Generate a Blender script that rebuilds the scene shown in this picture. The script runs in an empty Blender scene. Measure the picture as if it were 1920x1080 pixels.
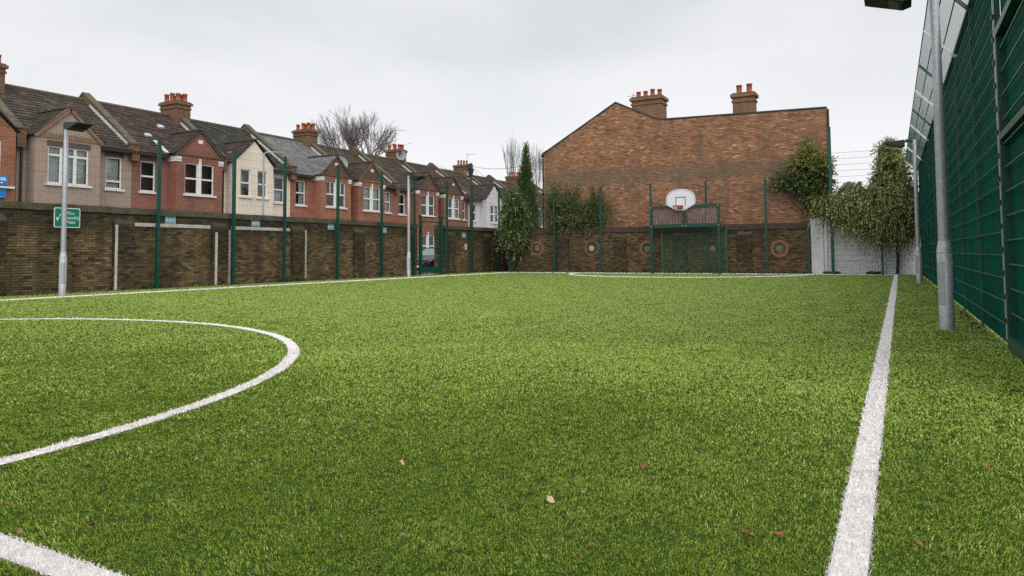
import bpy, math, random
import numpy as np
from mathutils import Vector, Matrix

random.seed(7)
rng = np.random.default_rng(11)
SC = bpy.context.scene
COL = SC.collection
R = math.radians

# ------------------------------------------------------------------ camera
CAM_H = 0.932
F_PX, PP_Y = 1336.8, 403.97
YAW, PITCH, ROLL = R(28.507), R(3.078), R(-0.424)
cd = bpy.data.cameras.new("camera")
cam = bpy.data.objects.new("camera", cd)
COL.objects.link(cam)
fw = Vector((-math.sin(YAW) * math.cos(PITCH), math.cos(YAW) * math.cos(PITCH), math.sin(PITCH)))
rt = Vector((math.cos(YAW), math.sin(YAW), 0))
up = rt.cross(fw)
r2 = rt * math.cos(ROLL) + up * math.sin(ROLL)
u2 = up * math.cos(ROLL) - rt * math.sin(ROLL)
cam.matrix_world = Matrix(((r2.x, u2.x, -fw.x, 0), (r2.y, u2.y, -fw.y, 0), (r2.z, u2.z, -fw.z, CAM_H), (0, 0, 0, 1)))
cd.sensor_width = 36
cd.lens = 36 * F_PX / 1920
cd.shift_y = (PP_Y - 540) / 1920
cd.clip_start = 0.05
cd.clip_end = 3000
SC.camera = cam

# ------------------------------------------------------------------ light
SUN_EL, SUN_AZ = R(48), R(136)      # azimuth from +Y towards +X
W = bpy.data.worlds.new("World")
SC.world = W
W.use_nodes = True
nt = W.node_tree
for n in list(nt.nodes):
    nt.nodes.remove(n)
wo = nt.nodes.new("ShaderNodeOutputWorld")
bg = nt.nodes.new("ShaderNodeBackground")
sky = nt.nodes.new("ShaderNodeTexSky")
sky.sky_type = 'NISHITA'
sky.sun_disc = False
sky.sun_elevation = SUN_EL
sky.sun_rotation = SUN_AZ
sky.air_density = 1.0
sky.dust_density = 4.0
tc = nt.nodes.new("ShaderNodeTexCoord")
mp = nt.nodes.new("ShaderNodeMapping")
mp.inputs['Scale'].default_value = (1.0, 1.0, 2.6)
ns = nt.nodes.new("ShaderNodeTexNoise")
ns.inputs['Scale'].default_value = 1.9
ns.inputs['Detail'].default_value = 5
ns.inputs['Roughness'].default_value = 0.5
rp = nt.nodes.new("ShaderNodeValToRGB")
rp.color_ramp.elements[0].position = 0.36
rp.color_ramp.elements[0].color = (4.25, 4.36, 4.58, 1)
rp.color_ramp.elements[1].position = 0.64
rp.color_ramp.elements[1].color = (5.45, 5.50, 5.60, 1)
mx = nt.nodes.new("ShaderNodeMix")
mx.data_type = 'RGBA'
mx.inputs['Factor'].default_value = 0.94          # cloud cover over the clear sky
nt.links.new(tc.outputs['Generated'], mp.inputs[0])
nt.links.new(mp.outputs[0], ns.inputs['Vector'])
nt.links.new(ns.outputs[0], rp.inputs[0])
nt.links.new(sky.outputs[0], mx.inputs['A'])
sxyz = nt.nodes.new("ShaderNodeSeparateXYZ")
nt.links.new(tc.outputs['Generated'], sxyz.inputs[0])
mr = nt.nodes.new("ShaderNodeMapRange")           # cloud sheet is thin and white low down
mr.interpolation_type = 'SMOOTHSTEP'
mr.inputs[1].default_value = 0.06
mr.inputs[2].default_value = 0.32
mr.inputs[3].default_value = 1.0
mr.inputs[4].default_value = 0.0
nt.links.new(sxyz.outputs[2], mr.inputs[0])
thin = nt.nodes.new("ShaderNodeMix")
thin.data_type = 'RGBA'
thin.inputs['B'].default_value = (6.05, 6.10, 6.20, 1)
nt.links.new(mr.outputs[0], thin.inputs['Factor'])
nt.links.new(rp.outputs[0], thin.inputs['A'])
nt.links.new(thin.outputs['Result'], mx.inputs['B'])
nt.links.new(mx.outputs['Result'], bg.inputs[0])
bg.inputs[1].default_value = 0.1
nt.links.new(bg.outputs[0], wo.inputs[0])

sd = bpy.data.lights.new("sun", 'SUN')
sd.energy = 1.5
sd.angle = R(80)
sd.color = (1.0, 0.97, 0.93)
sun = bpy.data.objects.new("sun", sd)
COL.objects.link(sun)
sdir = Vector((math.sin(SUN_AZ) * math.cos(SUN_EL), math.cos(SUN_AZ) * math.cos(SUN_EL), math.sin(SUN_EL)))
sun.rotation_euler = sdir.to_track_quat('Z', 'Y').to_euler()
sun.location = (0, 0, 40)

SC.view_settings.view_transform = 'Standard'
SC.view_settings.look = 'None'
SC.view_settings.exposure = 0.7
SC.view_settings.gamma = 1.0
SC.view_settings.use_curve_mapping = False
SC.render.engine = 'CYCLES'
SC.cycles.max_bounces = 5
SC.cycles.diffuse_bounces = 3
SC.cycles.transparent_max_bounces = 12
SC.cycles.use_denoising = False


# ------------------------------------------------------------------ materials
def new_mat(name):
    m = bpy.data.materials.new(name)
    m.use_nodes = True
    t = m.node_tree
    b = t.nodes["Principled BSDF"]
    return m, t, b


def pos_node(t):
    return t.nodes.new("ShaderNodeNewGeometry").outputs['Position']


def noise(t, vec, scale, detail=4, rough=0.55):
    n = t.nodes.new("ShaderNodeTexNoise")
    n.inputs['Scale'].default_value = scale
    n.inputs['Detail'].default_value = detail
    n.inputs['Roughness'].default_value = rough
    t.links.new(vec, n.inputs['Vector'])
    return n.outputs[0]


def ramp(t, fac, stops):
    r = t.nodes.new("ShaderNodeValToRGB")
    e = r.color_ramp.elements
    while len(e) < len(stops):
        e.new(0.5)
    for i, (p, c) in enumerate(stops):
        e[i].position = p
        e[i].color = (*c, 1) if len(c) == 3 else c
    t.links.new(fac, r.inputs[0])
    return r.outputs[0]


def mixc(t, fac, a, b, mode='MIX'):
    m = t.nodes.new("ShaderNodeMix")
    m.data_type = 'RGBA'
    m.blend_type = mode
    for s, v in (('Factor', fac), ('A', a), ('B', b)):
        if isinstance(v, (int, float)):
            m.inputs[s].default_value = v
        elif isinstance(v, tuple):
            m.inputs[s].default_value = (*v, 1)
        else:
            t.links.new(v, m.inputs[s])
    return m.outputs['Result']


def mapr(t, v, a, b, c=0.0, d=1.0):
    m = t.nodes.new("ShaderNodeMapRange")
    m.inputs[1].default_value = a
    m.inputs[2].default_value = b
    m.inputs[3].default_value = c
    m.inputs[4].default_value = d
    t.links.new(v, m.inputs[0])
    return m.outputs[0]


def bump(t, b, h, strength=0.3, dist=0.01):
    n = t.nodes.new("ShaderNodeBump")
    n.inputs['Strength'].default_value = strength
    n.inputs['Distance'].default_value = dist
    t.links.new(h, n.inputs['Height'])
    t.links.new(n.outputs[0], b.inputs['Normal'])


def plain(name, col, rough=0.6, var=0.12, scale=6.0, metal=0.0, bmp=0.15, spec=0.4, dirt=None, dirt_amt=0.5):
    m, t, b = new_mat(name)
    p = pos_node(t)
    n = noise(t, p, scale, 5)
    lo = tuple(c * (1 - var) for c in col)
    hi = tuple(min(1, c * (1 + var)) for c in col)
    c = ramp(t, n, [(0.3, lo), (0.7, hi)])
    if dirt:
        d = noise(t, p, scale * 0.35, 6, 0.65)
        c = mixc(t, mapr(t, d, 0.48, 0.68, 0, dirt_amt), c, dirt)
    t.links.new(c, b.inputs['Base Color'])
    b.inputs['Roughness'].default_value = rough
    b.inputs['Metallic'].default_value = metal
    b.inputs['Specular IOR Level'].default_value = spec
    if bmp:
        bump(t, b, noise(t, p, scale * 12, 4), bmp, 0.004)
    return m


def attr(t, name="rnd"):
    a = t.nodes.new("ShaderNodeAttribute")
    a.attribute_name = name
    return a.outputs['Fac']


def piece_mat(name, stops, rough=0.85, grime=(0.03, 0.025, 0.018), g_amt=0.5, g_scale=0.7, moss=None, moss_amt=0.5, band=None, spec=0.25, streak=None):
    """colour picked per piece from the face attribute, plus soot, moss and an optional tint between two heights"""
    m, t, b = new_mat(name)
    p = pos_node(t)
    c = ramp(t, attr(t), stops)
    c = mixc(t, 0.55, c, ramp(t, noise(t, p, 45, 3), [(0.3, (0.62, 0.62, 0.62)), (0.7, (1.3, 1.3, 1.3))]), 'MULTIPLY')
    g = noise(t, p, g_scale, 7, 0.62)
    c = mixc(t, mapr(t, g, 0.46, 0.72, 0, g_amt), c, grime)
    if streak:
        sc3 = t.nodes.new("ShaderNodeVectorMath")
        sc3.operation = 'MULTIPLY'
        sc3.inputs[1].default_value = (1.6, 1.6, 0.16)
        t.links.new(p, sc3.inputs[0])
        c = mixc(t, mapr(t, noise(t, sc3.outputs[0], 1.0, 6, 0.6), 0.50, 0.68, 0, streak[1]), c, streak[0])
    if moss:
        c = mixc(t, mapr(t, noise(t, p, 2.3, 8, 0.7), 0.52, 0.66, 0, moss_amt), c, moss)
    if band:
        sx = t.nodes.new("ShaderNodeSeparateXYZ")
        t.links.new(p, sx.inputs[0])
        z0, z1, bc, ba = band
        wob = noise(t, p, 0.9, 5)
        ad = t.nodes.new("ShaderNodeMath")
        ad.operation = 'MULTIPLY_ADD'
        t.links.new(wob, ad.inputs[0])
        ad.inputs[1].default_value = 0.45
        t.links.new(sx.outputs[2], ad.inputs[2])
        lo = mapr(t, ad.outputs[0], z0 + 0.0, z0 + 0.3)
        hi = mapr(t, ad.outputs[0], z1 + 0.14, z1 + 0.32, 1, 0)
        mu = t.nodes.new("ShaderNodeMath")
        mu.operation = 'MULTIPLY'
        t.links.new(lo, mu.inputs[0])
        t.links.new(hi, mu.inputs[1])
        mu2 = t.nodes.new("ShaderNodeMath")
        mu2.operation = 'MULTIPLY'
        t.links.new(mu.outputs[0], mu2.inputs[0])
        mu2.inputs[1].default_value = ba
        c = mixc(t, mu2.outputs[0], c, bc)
    t.links.new(c, b.inputs['Base Color'])
    b.inputs['Roughness'].default_value = rough
    b.inputs['Specular IOR Level'].default_value = spec
    bump(t, b, noise(t, p, 90, 4), 0.4, 0.006)
    return m


def wall_brick_mat(name, c1, c2, mortar, grime=(0.05, 0.035, 0.025), g_amt=0.45):
    m, t, b = new_mat(name)
    p = pos_node(t)
    sx = t.nodes.new("ShaderNodeSeparateXYZ")
    t.links.new(p, sx.inputs[0])
    ad = t.nodes.new("ShaderNodeMath")
    t.links.new(sx.outputs[0], ad.inputs[0])
    t.links.new(sx.outputs[1], ad.inputs[1])
    cx = t.nodes.new("ShaderNodeCombineXYZ")
    t.links.new(ad.outputs[0], cx.inputs[0])
    t.links.new(sx.outputs[2], cx.inputs[1])
    k = t.nodes.new("ShaderNodeTexBrick")
    k.inputs['Color1'].default_value = (*c1, 1)
    k.inputs['Color2'].default_value = (*c2, 1)
    k.inputs['Mortar'].default_value = (*mortar, 1)
    k.inputs['Scale'].default_value = 1.0
    k.inputs['Mortar Size'].default_value = 0.008
    k.inputs['Mortar Smooth'].default_value = 0.3
    k.inputs['Brick Width'].default_value = 0.198
    k.inputs['Row Height'].default_value = 0.067
    t.links.new(cx.outputs[0], k.inputs['Vector'])
    c = mixc(t, mapr(t, noise(t, p, 0.8, 7, 0.65), 0.42, 0.75, 0, g_amt), k.outputs[0], grime)
    c = mixc(t, 0.5, c, ramp(t, noise(t, p, 14, 4), [(0.3, (0.7, 0.7, 0.7)), (0.7, (1.3, 1.3, 1.3))]), 'MULTIPLY')
    t.links.new(c, b.inputs['Base Color'])
    b.inputs['Roughness'].default_value = 0.85
    b.inputs['Specular IOR Level'].default_value = 0.2
    inv = t.nodes.new("ShaderNodeMath")
    inv.operation = 'SUBTRACT'
    inv.inputs[0].default_value = 1
    t.links.new(k.outputs[1], inv.inputs[1])
    bump(t, b, inv.outputs[0], 0.5, 0.008)
    return m


def worn_paint_mat(name, col, under, lo=0.36, hi=0.5, scale=18.0):
    m, t, b = new_mat(name)
    p = pos_node(t)
    c = mixc(t, mapr(t, noise(t, p, scale, 6, 0.7), lo, hi), under, col)
    c = mixc(t, mapr(t, noise(t, p, 3.0, 4), 0.4, 0.7, 0, 0.35), c, under)
    t.links.new(c, b.inputs['Base Color'])
    b.inputs['Roughness'].default_value = 0.8
    return m


def glass_mat():
    m, t, b = new_mat("window_glass")
    out = t.nodes["Material Output"]
    tr = t.nodes.new("ShaderNodeBsdfTransparent")
    tr.inputs[0].default_value = (0.84, 0.88, 0.88, 1)
    gl = t.nodes.new("ShaderNodeBsdfGlossy")
    gl.inputs['Roughness'].default_value = 0.03
    gl.inputs[0].default_value = (0.9, 0.95, 0.95, 1)
    fr = t.nodes.new("ShaderNodeFresnel")
    fr.inputs[0].default_value = 1.65
    ms = t.nodes.new("ShaderNodeMixShader")
    t.links.new(fr.outputs[0], ms.inputs[0])
    t.links.new(tr.outputs[0], ms.inputs[1])
    t.links.new(gl.outputs[0], ms.inputs[2])
    t.links.new(ms.outputs[0], out.inputs[0])
    return m


def leaf_mat(name, stops, rough=0.5, trans=0.25, spec=0.35):
    m, t, b = new_mat(name)
    out = t.nodes["Material Output"]
    c = ramp(t, attr(t), stops)
    t.links.new(c, b.inputs['Base Color'])
    b.inputs['Roughness'].default_value = rough
    b.inputs['Specular IOR Level'].default_value = spec
    tl = t.nodes.new("ShaderNodeBsdfTranslucent")
    t.links.new(c, tl.inputs[0])
    ms = t.nodes.new("ShaderNodeMixShader")
    ms.inputs[0].default_value = trans
    t.links.new(b.outputs[0], ms.inputs[1])
    t.links.new(tl.outputs[0], ms.inputs[2])
    t.links.new(ms.outputs[0], out.inputs[0])
    return m


M = {}
M['turf_base'] = plain('turf_base', (0.034, 0.062, 0.008), 0.9, 0.3, 9, spec=0.1, bmp=0.6)
M['white_base'] = plain('line_base', (0.74, 0.72, 0.70), 0.9, 0.15, 30, spec=0.1)
M['earth'] = plain('earth', (0.10, 0.085, 0.06), 0.95, 0.3, 0.8)
M['asphalt'] = plain('asphalt', (0.055, 0.055, 0.057), 0.9, 0.25, 4)
M['paving'] = plain('paving', (0.24, 0.23, 0.21), 0.9, 0.15, 3)
M['kerb'] = plain('kerb', (0.30, 0.29, 0.27), 0.9, 0.15, 3)
M['wire'] = plain('green_wire', (0.012, 0.050, 0.036), 0.5, 0.1, 8, bmp=0)
M['post_green'] = plain('green_post', (0.004, 0.062, 0.042), 0.42, 0.15, 4, bmp=0.05, spec=0.5)
M['goal_green'] = plain('goal_green', (0.005, 0.070, 0.042), 0.4, 0.2, 5, bmp=0.05, dirt=(0.05, 0.07, 0.04), dirt_amt=0.4)
M['goal_bright'] = plain('goal_bright_green', (0.012, 0.12, 0.06), 0.45, 0.2, 5, bmp=0.05, dirt=(0.06, 0.1, 0.05), dirt_amt=0.5)
M['sheet_green'] = plain('green_sheeting', (0.0012, 0.085, 0.060), 0.7, 0.22, 1.3, bmp=0.05, spec=0.03)
M['grid_wire'] = plain('grey_green_wire', (0.052, 0.115, 0.086), 0.5, 0.25, 5, bmp=0)
M['galv'] = plain('galvanised', (0.43, 0.45, 0.475), 0.48, 0.14, 30, metal=0.35, bmp=0.1, dirt=(0.30, 0.31, 0.32), dirt_amt=0.5)
M['white_metal'] = plain('white_bracket', (0.78, 0.78, 0.78), 0.4, 0.05, 6)
M['dark_metal'] = plain('dark_lamp_head', (0.022, 0.024, 0.026), 0.45, 0.2, 10)
M['lamp_glass'] = plain('lamp_lens', (0.10, 0.10, 0.105), 0.2, 0.1, 10, spec=0.6)
M['black_plastic'] = plain('black_plastic', (0.018, 0.018, 0.020), 0.4, 0.2, 8)
M['sooty_black'] = plain('sooty_iron', (0.03, 0.032, 0.034), 0.6, 0.2, 8)
M['white_upvc'] = plain('white_frame', (0.78, 0.79, 0.78), 0.4, 0.04, 6, bmp=0)
M['white_stone'] = plain('painted_stone', (0.74, 0.73, 0.70), 0.7, 0.06, 6, dirt=(0.4, 0.38, 0.33), dirt_amt=0.35)
M['glass'] = glass_mat()
M['shade_backing'] = plain('dark_room_shade', (0.075, 0.078, 0.078), 0.9, 0.4, 0.9)  # shade of the unlit rooms put into one dark colour
M['curtain'] = plain('curtain', (0.84, 0.85, 0.82), 0.9, 0.1, 3)
M['curtain_dark'] = plain('dark_curtain', (0.16, 0.15, 0.16), 0.9, 0.15, 3)
M['flashing'] = plain('lead_flashing', (0.60, 0.61, 0.62), 0.6, 0.15, 6, dirt=(0.3, 0.3, 0.3), dirt_amt=0.5)
M['coping_moss'] = plain('mossy_coping', (0.115, 0.102, 0.070), 0.95, 0.3, 5, dirt=(0.05, 0.062, 0.022), dirt_amt=0.8)
M['coping_red'] = plain('tile_coping', (0.085, 0.056, 0.045), 0.95, 0.3, 5, dirt=(0.045, 0.05, 0.02), dirt_amt=0.8)
M['coping_dark'] = plain('weathered_coping', (0.075, 0.068, 0.060), 0.9, 0.35, 5, dirt=(0.05, 0.055, 0.03), dirt_amt=0.6)
M['mortar_dark'] = plain('dark_mortar', (0.075, 0.058, 0.038), 0.95, 0.35, 6, bmp=0.5)
M['mortar_gable'] = plain('gable_mortar', (0.150, 0.115, 0.085), 0.95, 0.3, 3, bmp=0.5)
M['pot'] = plain('terracotta_pot', (0.36, 0.105, 0.055), 0.8, 0.2, 6, dirt=(0.22, 0.09, 0.06), dirt_amt=0.5)
M['bark'] = plain('bark', (0.055, 0.045, 0.036), 0.95, 0.3, 9, bmp=0.6)
M['bare_bark'] = plain('bare_twig_bark', (0.17, 0.15, 0.14), 0.95, 0.3, 4)
M['wood'] = plain('creosoted_pole', (0.07, 0.052, 0.038), 0.9, 0.3, 6, bmp=0.4)
M['render_white'] = plain('whitewashed_block', (0.70, 0.70, 0.71), 0.85, 0.08, 2, dirt=(0.42, 0.43, 0.42), dirt_amt=0.6)
M['cream'] = plain('cream_render', (0.80, 0.70, 0.585), 0.85, 0.05, 1.5, dirt=(0.62, 0.54, 0.45), dirt_amt=0.35)
M['lilac'] = plain('pale_grey_render', (0.62, 0.60, 0.62), 0.85, 0.05, 1.5, dirt=(0.45, 0.44, 0.45), dirt_amt=0.35)
M['pebble'] = plain('pebbledash', (0.375, 0.285, 0.225), 0.95, 0.14, 25, bmp=0.9, dirt=(0.25, 0.19, 0.15), dirt_amt=0.5)
M['brick_orange'] = wall_brick_mat('orange_house_brick', (0.40, 0.135, 0.055), (0.30, 0.095, 0.045), (0.32, 0.24, 0.18))
M['brick_red'] = wall_brick_mat('red_house_brick', (0.33, 0.115, 0.074), (0.25, 0.085, 0.058), (0.27, 0.20, 0.16))
M['brick_rust'] = wall_brick_mat('rust_house_brick', (0.42, 0.155, 0.085), (0.33, 0.115, 0.064), (0.32, 0.22, 0.17))
M['brick_brown'] = wall_brick_mat('brown_house_brick', (0.19, 0.105, 0.062), (0.13, 0.072, 0.045), (0.16, 0.12, 0.09))
M['brick_stack'] = wall_brick_mat('sooty_stack_brick', (0.25, 0.130, 0.072), (0.15, 0.082, 0.050), (0.17, 0.13, 0.10), (0.07, 0.058, 0.036), 0.55)
M['brick_gable_side'] = wall_brick_mat('gable_side_brick', (0.30, 0.155, 0.085), (0.20, 0.10, 0.06), (0.22, 0.16, 0.12))
STOCK = [(0.0, (0.055, 0.039, 0.025)), (0.25, (0.130, 0.088, 0.046)), (0.5, (0.195, 0.130, 0.064)), (0.8, (0.27, 0.182, 0.088)), (1.0, (0.36, 0.26, 0.145))]
M['stock'] = piece_mat('stock_brick', STOCK, g_amt=0.75, grime=(0.040, 0.031, 0.020), g_scale=0.75, streak=((0.026, 0.021, 0.015), 0.6), band=(1.72, 2.6, (0.020, 0.017, 0.012), 0.55))  # band darkens the top courses below the coping
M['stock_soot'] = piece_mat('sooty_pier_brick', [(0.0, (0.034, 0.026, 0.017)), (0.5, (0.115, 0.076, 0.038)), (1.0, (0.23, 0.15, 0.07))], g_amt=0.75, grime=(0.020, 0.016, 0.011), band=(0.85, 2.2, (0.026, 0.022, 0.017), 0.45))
M['end_brick'] = piece_mat('end_wall_brick', [(0.0, (0.04, 0.027, 0.018)), (0.3, (0.105, 0.066, 0.034)), (0.6, (0.165, 0.105, 0.052)), (1.0, (0.26, 0.165, 0.085))], g_amt=0.65, grime=(0.035, 0.026, 0.016), g_scale=0.45)
M['gable_brick'] = piece_mat('gable_brick', [(0.0, (0.18, 0.092, 0.060)), (0.3, (0.325, 0.160, 0.090)), (0.65, (0.41, 0.208, 0.112)), (0.88, (0.50, 0.275, 0.155)), (1.0, (0.66, 0.47, 0.31))], g_amt=0.6, grime=(0.13, 0.092, 0.068), g_scale=0.9, streak=((0.15, 0.105, 0.075), 0.6), band=(4.25, 4.95, (0.155, 0.130, 0.092), 0.55))
M['white_brick'] = piece_mat('whitewashed_brick', [(0.0, (0.68, 0.68, 0.69)), (1.0, (0.78, 0.78, 0.78))], g_amt=0.3, grime=(0.50, 0.50, 0.49))
M['tile_mossy'] = piece_mat('mossy_tile', [(0.0, (0.040, 0.033, 0.028)), (0.6, (0.075, 0.060, 0.048)), (0.97, (0.115, 0.090, 0.070)), (1.0, (0.19, 0.18, 0.16))], moss=(0.062, 0.068, 0.030), moss_amt=0.75, g_amt=0.3)
M['tile_brown'] = piece_mat('brown_tile', [(0.0, (0.042, 0.029, 0.025)), (0.6, (0.080, 0.054, 0.046)), (0.98, (0.11, 0.076, 0.064)), (1.0, (0.19, 0.17, 0.16))], g_amt=0.3, moss=(0.06, 0.055, 0.035), moss_amt=0.3)
M['tile_grey'] = piece_mat('dark_grey_tile', [(0.0, (0.030, 0.031, 0.029)), (0.6, (0.055, 0.056, 0.052)), (1.0, (0.085, 0.085, 0.078))], g_amt=0.3, moss=(0.06, 0.066, 0.035), moss_amt=0.4)
M['slate'] = piece_mat('grey_slate', [(0.0, (0.105, 0.108, 0.112)), (0.6, (0.165, 0.165, 0.170)), (1.0, (0.235, 0.230, 0.228))], rough=0.6, g_amt=0.4, grime=(0.10, 0.10, 0.085))
M['slate_dark'] = piece_mat('blue_slate', [(0.0, (0.07, 0.076, 0.085)), (0.6, (0.11, 0.118, 0.13)), (1.0, (0.16, 0.165, 0.175))], rough=0.6, g_amt=0.3)
UNDER = {'tile_mossy': (0.03, 0.03, 0.02), 'tile_brown': (0.03, 0.02, 0.02), 'tile_grey': (0.022, 0.022, 0.02), 'slate': (0.07, 0.07, 0.07), 'slate_dark': (0.05, 0.05, 0.055)}
for k_, c_ in UNDER.items():
    M['under_' + k_] = plain('under_' + k_, c_, 0.95, 0.2, 4)
M['ridge_tile'] = plain('ridge_tile', (0.10, 0.082, 0.055), 0.9, 0.3, 5, dirt=(0.06, 0.066, 0.03), dirt_amt=0.7)
M['verge'] = plain('brick_verge', (0.235, 0.145, 0.095), 0.9, 0.25, 6)
M['verge_dark'] = plain('dark_verge', (0.105, 0.075, 0.055), 0.9, 0.25, 6)
M['sign_green'] = plain('sign_green', (0.005, 0.185, 0.125), 0.4, 0.04, 5, bmp=0)
M['sign_white'] = plain('sign_white', (0.80, 0.84, 0.80), 0.45, 0.03, 5, bmp=0)
M['plate_blue'] = plain('faded_blue_plate', (0.225, 0.41, 0.46), 0.5, 0.12, 14, bmp=0, dirt=(0.3, 0.42, 0.42), dirt_amt=0.5)
M['plate_pale'] = plain('plate_lettering', (0.52, 0.64, 0.66), 0.5, 0.1, 14, bmp=0)
M['board_blue'] = plain('bright_blue_board', (0.004, 0.215, 0.62), 0.4, 0.06, 5, bmp=0)
M['board_white'] = plain('backboard_white', (0.80, 0.80, 0.84), 0.45, 0.05, 4, bmp=0)
M['board_line'] = plain('backboard_blue_line', (0.16, 0.25, 0.42), 0.5, 0.1, 8, bmp=0)
M['board_edge'] = plain('backboard_edge_line', (0.38, 0.42, 0.52), 0.5, 0.1, 8, bmp=0)
M['mesh_olive'] = plain('weathered_mesh', (0.045, 0.115, 0.066), 0.6, 0.3, 9, bmp=0)
M['hoop'] = plain('faded_red_hoop', (0.42, 0.13, 0.10), 0.5, 0.2, 10, bmp=0)
M['slat'] = plain('weathered_slat', (0.175, 0.115, 0.105), 0.8, 0.3, 14, bmp=0.3, dirt=(0.28, 0.22, 0.19), dirt_amt=0.6)
M['wall_paint'] = worn_paint_mat('worn_white_paint', (0.68, 0.65, 0.58), (0.12, 0.085, 0.045), 0.26, 0.38)
M['ring_red'] = worn_paint_mat('worn_red_paint', (0.36, 0.135, 0.105), (0.14, 0.08, 0.045), 0.38, 0.56)
M['ring_teal'] = worn_paint_mat('worn_teal_paint', (0.12, 0.27, 0.20), (0.12, 0.085, 0.05), 0.38, 0.56)
M['ring_grey'] = worn_paint_mat('worn_grey_paint', (0.20, 0.175, 0.165), (0.13, 0.085, 0.045), 0.38, 0.55)
M['ring_yellow'] = worn_paint_mat('worn_yellow_paint', (0.58, 0.52, 0.30), (0.13, 0.085, 0.045), 0.36, 0.5)
M['car_paint'] = plain('black_car_paint', (0.010, 0.011, 0.014), 0.22, 0.1, 3, bmp=0, spec=0.45)
M['car_glass'] = plain('car_glass', (0.20, 0.24, 0.24), 0.05, 0.05, 3, bmp=0, spec=1.0)
M['tyre'] = plain('tyre', (0.02, 0.02, 0.02), 0.8, 0.1, 20)
M['chrome'] = plain('chrome', (0.6, 0.6, 0.6), 0.15, 0.05, 5, metal=1, bmp=0)
M['head_lamp'] = plain('head_lamp', (0.72, 0.74, 0.74), 0.1, 0.05, 5, bmp=0, spec=0.8)
M['plate_yellow'] = plain('yellow_plate', (0.70, 0.52, 0.05), 0.4, 0.05, 5, bmp=0)
M['dish'] = plain('grey_dish', (0.22, 0.235, 0.25), 0.5, 0.1, 5)
M['aerial'] = plain('aluminium_aerial', (0.25, 0.25, 0.26), 0.5, 0.1, 5, bmp=0)
M['cable'] = plain('black_cable', (0.10, 0.10, 0.11), 0.6, 0.1, 5, bmp=0)
M['deadleaf'] = leaf_mat('dead_leaf', [(0.0, (0.11, 0.045, 0.026)), (0.2, (0.26, 0.095, 0.035)), (0.4, (0.26, 0.125, 0.06)), (0.7, (0.42, 0.25, 0.14)), (1.0, (0.64, 0.48, 0.31))], 0.7, 0.1)
M['litter'] = leaf_mat('leaf_litter', [(0.0, (0.07, 0.04, 0.025)), (0.6, (0.17, 0.10, 0.06)), (1.0, (0.28, 0.18, 0.11))], 0.8, 0.05)
M['blade'] = leaf_mat('turf_blade', [(0.0, (0.105, 0.185, 0.010)), (0.35, (0.215, 0.320, 0.024)), (0.7, (0.345, 0.450, 0.065)), (0.93, (0.46, 0.54, 0.14)), (1.0, (0.60, 0.63, 0.30))], 0.42, 0.15, 0.5)
M['white_blade'] = leaf_mat('white_turf_blade', [(0.0, (0.74, 0.71, 0.69)), (0.5, (0.86, 0.84, 0.83)), (1.0, (0.92, 0.91, 0.91))], 0.5, 0.3)
M['ivy'] = leaf_mat('ivy_leaf', [(0.0, (0.030, 0.060, 0.018)), (0.45, (0.095, 0.145, 0.042)), (0.8, (0.22, 0.255, 0.090)), (1.0, (0.42, 0.42, 0.20))], 0.45, 0.35)
M['ivy_pale'] = leaf_mat('pale_olive_leaf', [(0.0, (0.095, 0.12, 0.045)), (0.45, (0.27, 0.30, 0.115)), (0.8, (0.47, 0.475, 0.21)), (1.0, (0.66, 0.62, 0.36))], 0.5, 0.4)
M['yellow_green'] = leaf_mat('yellow_green_leaf', [(0.0, (0.10, 0.13, 0.03)), (0.5, (0.24, 0.265, 0.07)), (1.0, (0.45, 0.45, 0.18))], 0.45, 0.35)
M['cypress'] = leaf_mat('cypress_leaf', [(0.0, (0.022, 0.055, 0.012)), (0.5, (0.055, 0.105, 0.024)), (1.0, (0.12, 0.185, 0.05))], 0.6)
M['weed'] = leaf_mat('weed_leaf', [(0.0, (0.03, 0.07, 0.015)), (1.0, (0.12, 0.19, 0.05))], 0.6)

# ------------------------------------------------------------------ builders
ORG = {}


def props(o, label=None, cat=None, group=None, kind=None):
    if label:
        o['label'] = label
    if cat:
        o['category'] = cat
    if group:
        o['group'] = group
    if kind:
        o['kind'] = kind
    return o


def thing(name, label, cat, loc, group=None):
    o = bpy.data.objects.new(name, None)
    o.empty_display_size = 0.2
    COL.objects.link(o)
    o.location = loc
    ORG[o.name] = np.array(loc, float)
    return props(o, label, cat, group)


def link(name, me, parent=None, loc=None):
    o = bpy.data.objects.new(name, me)
    COL.objects.link(o)
    if parent is not None:
        o.parent = parent
        ORG[o.name] = ORG[parent.name]
    else:
        ORG[o.name] = np.array(loc if loc is not None else (0, 0, 0), float)
        if loc is not None:
            o.location = loc
    return o


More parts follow.
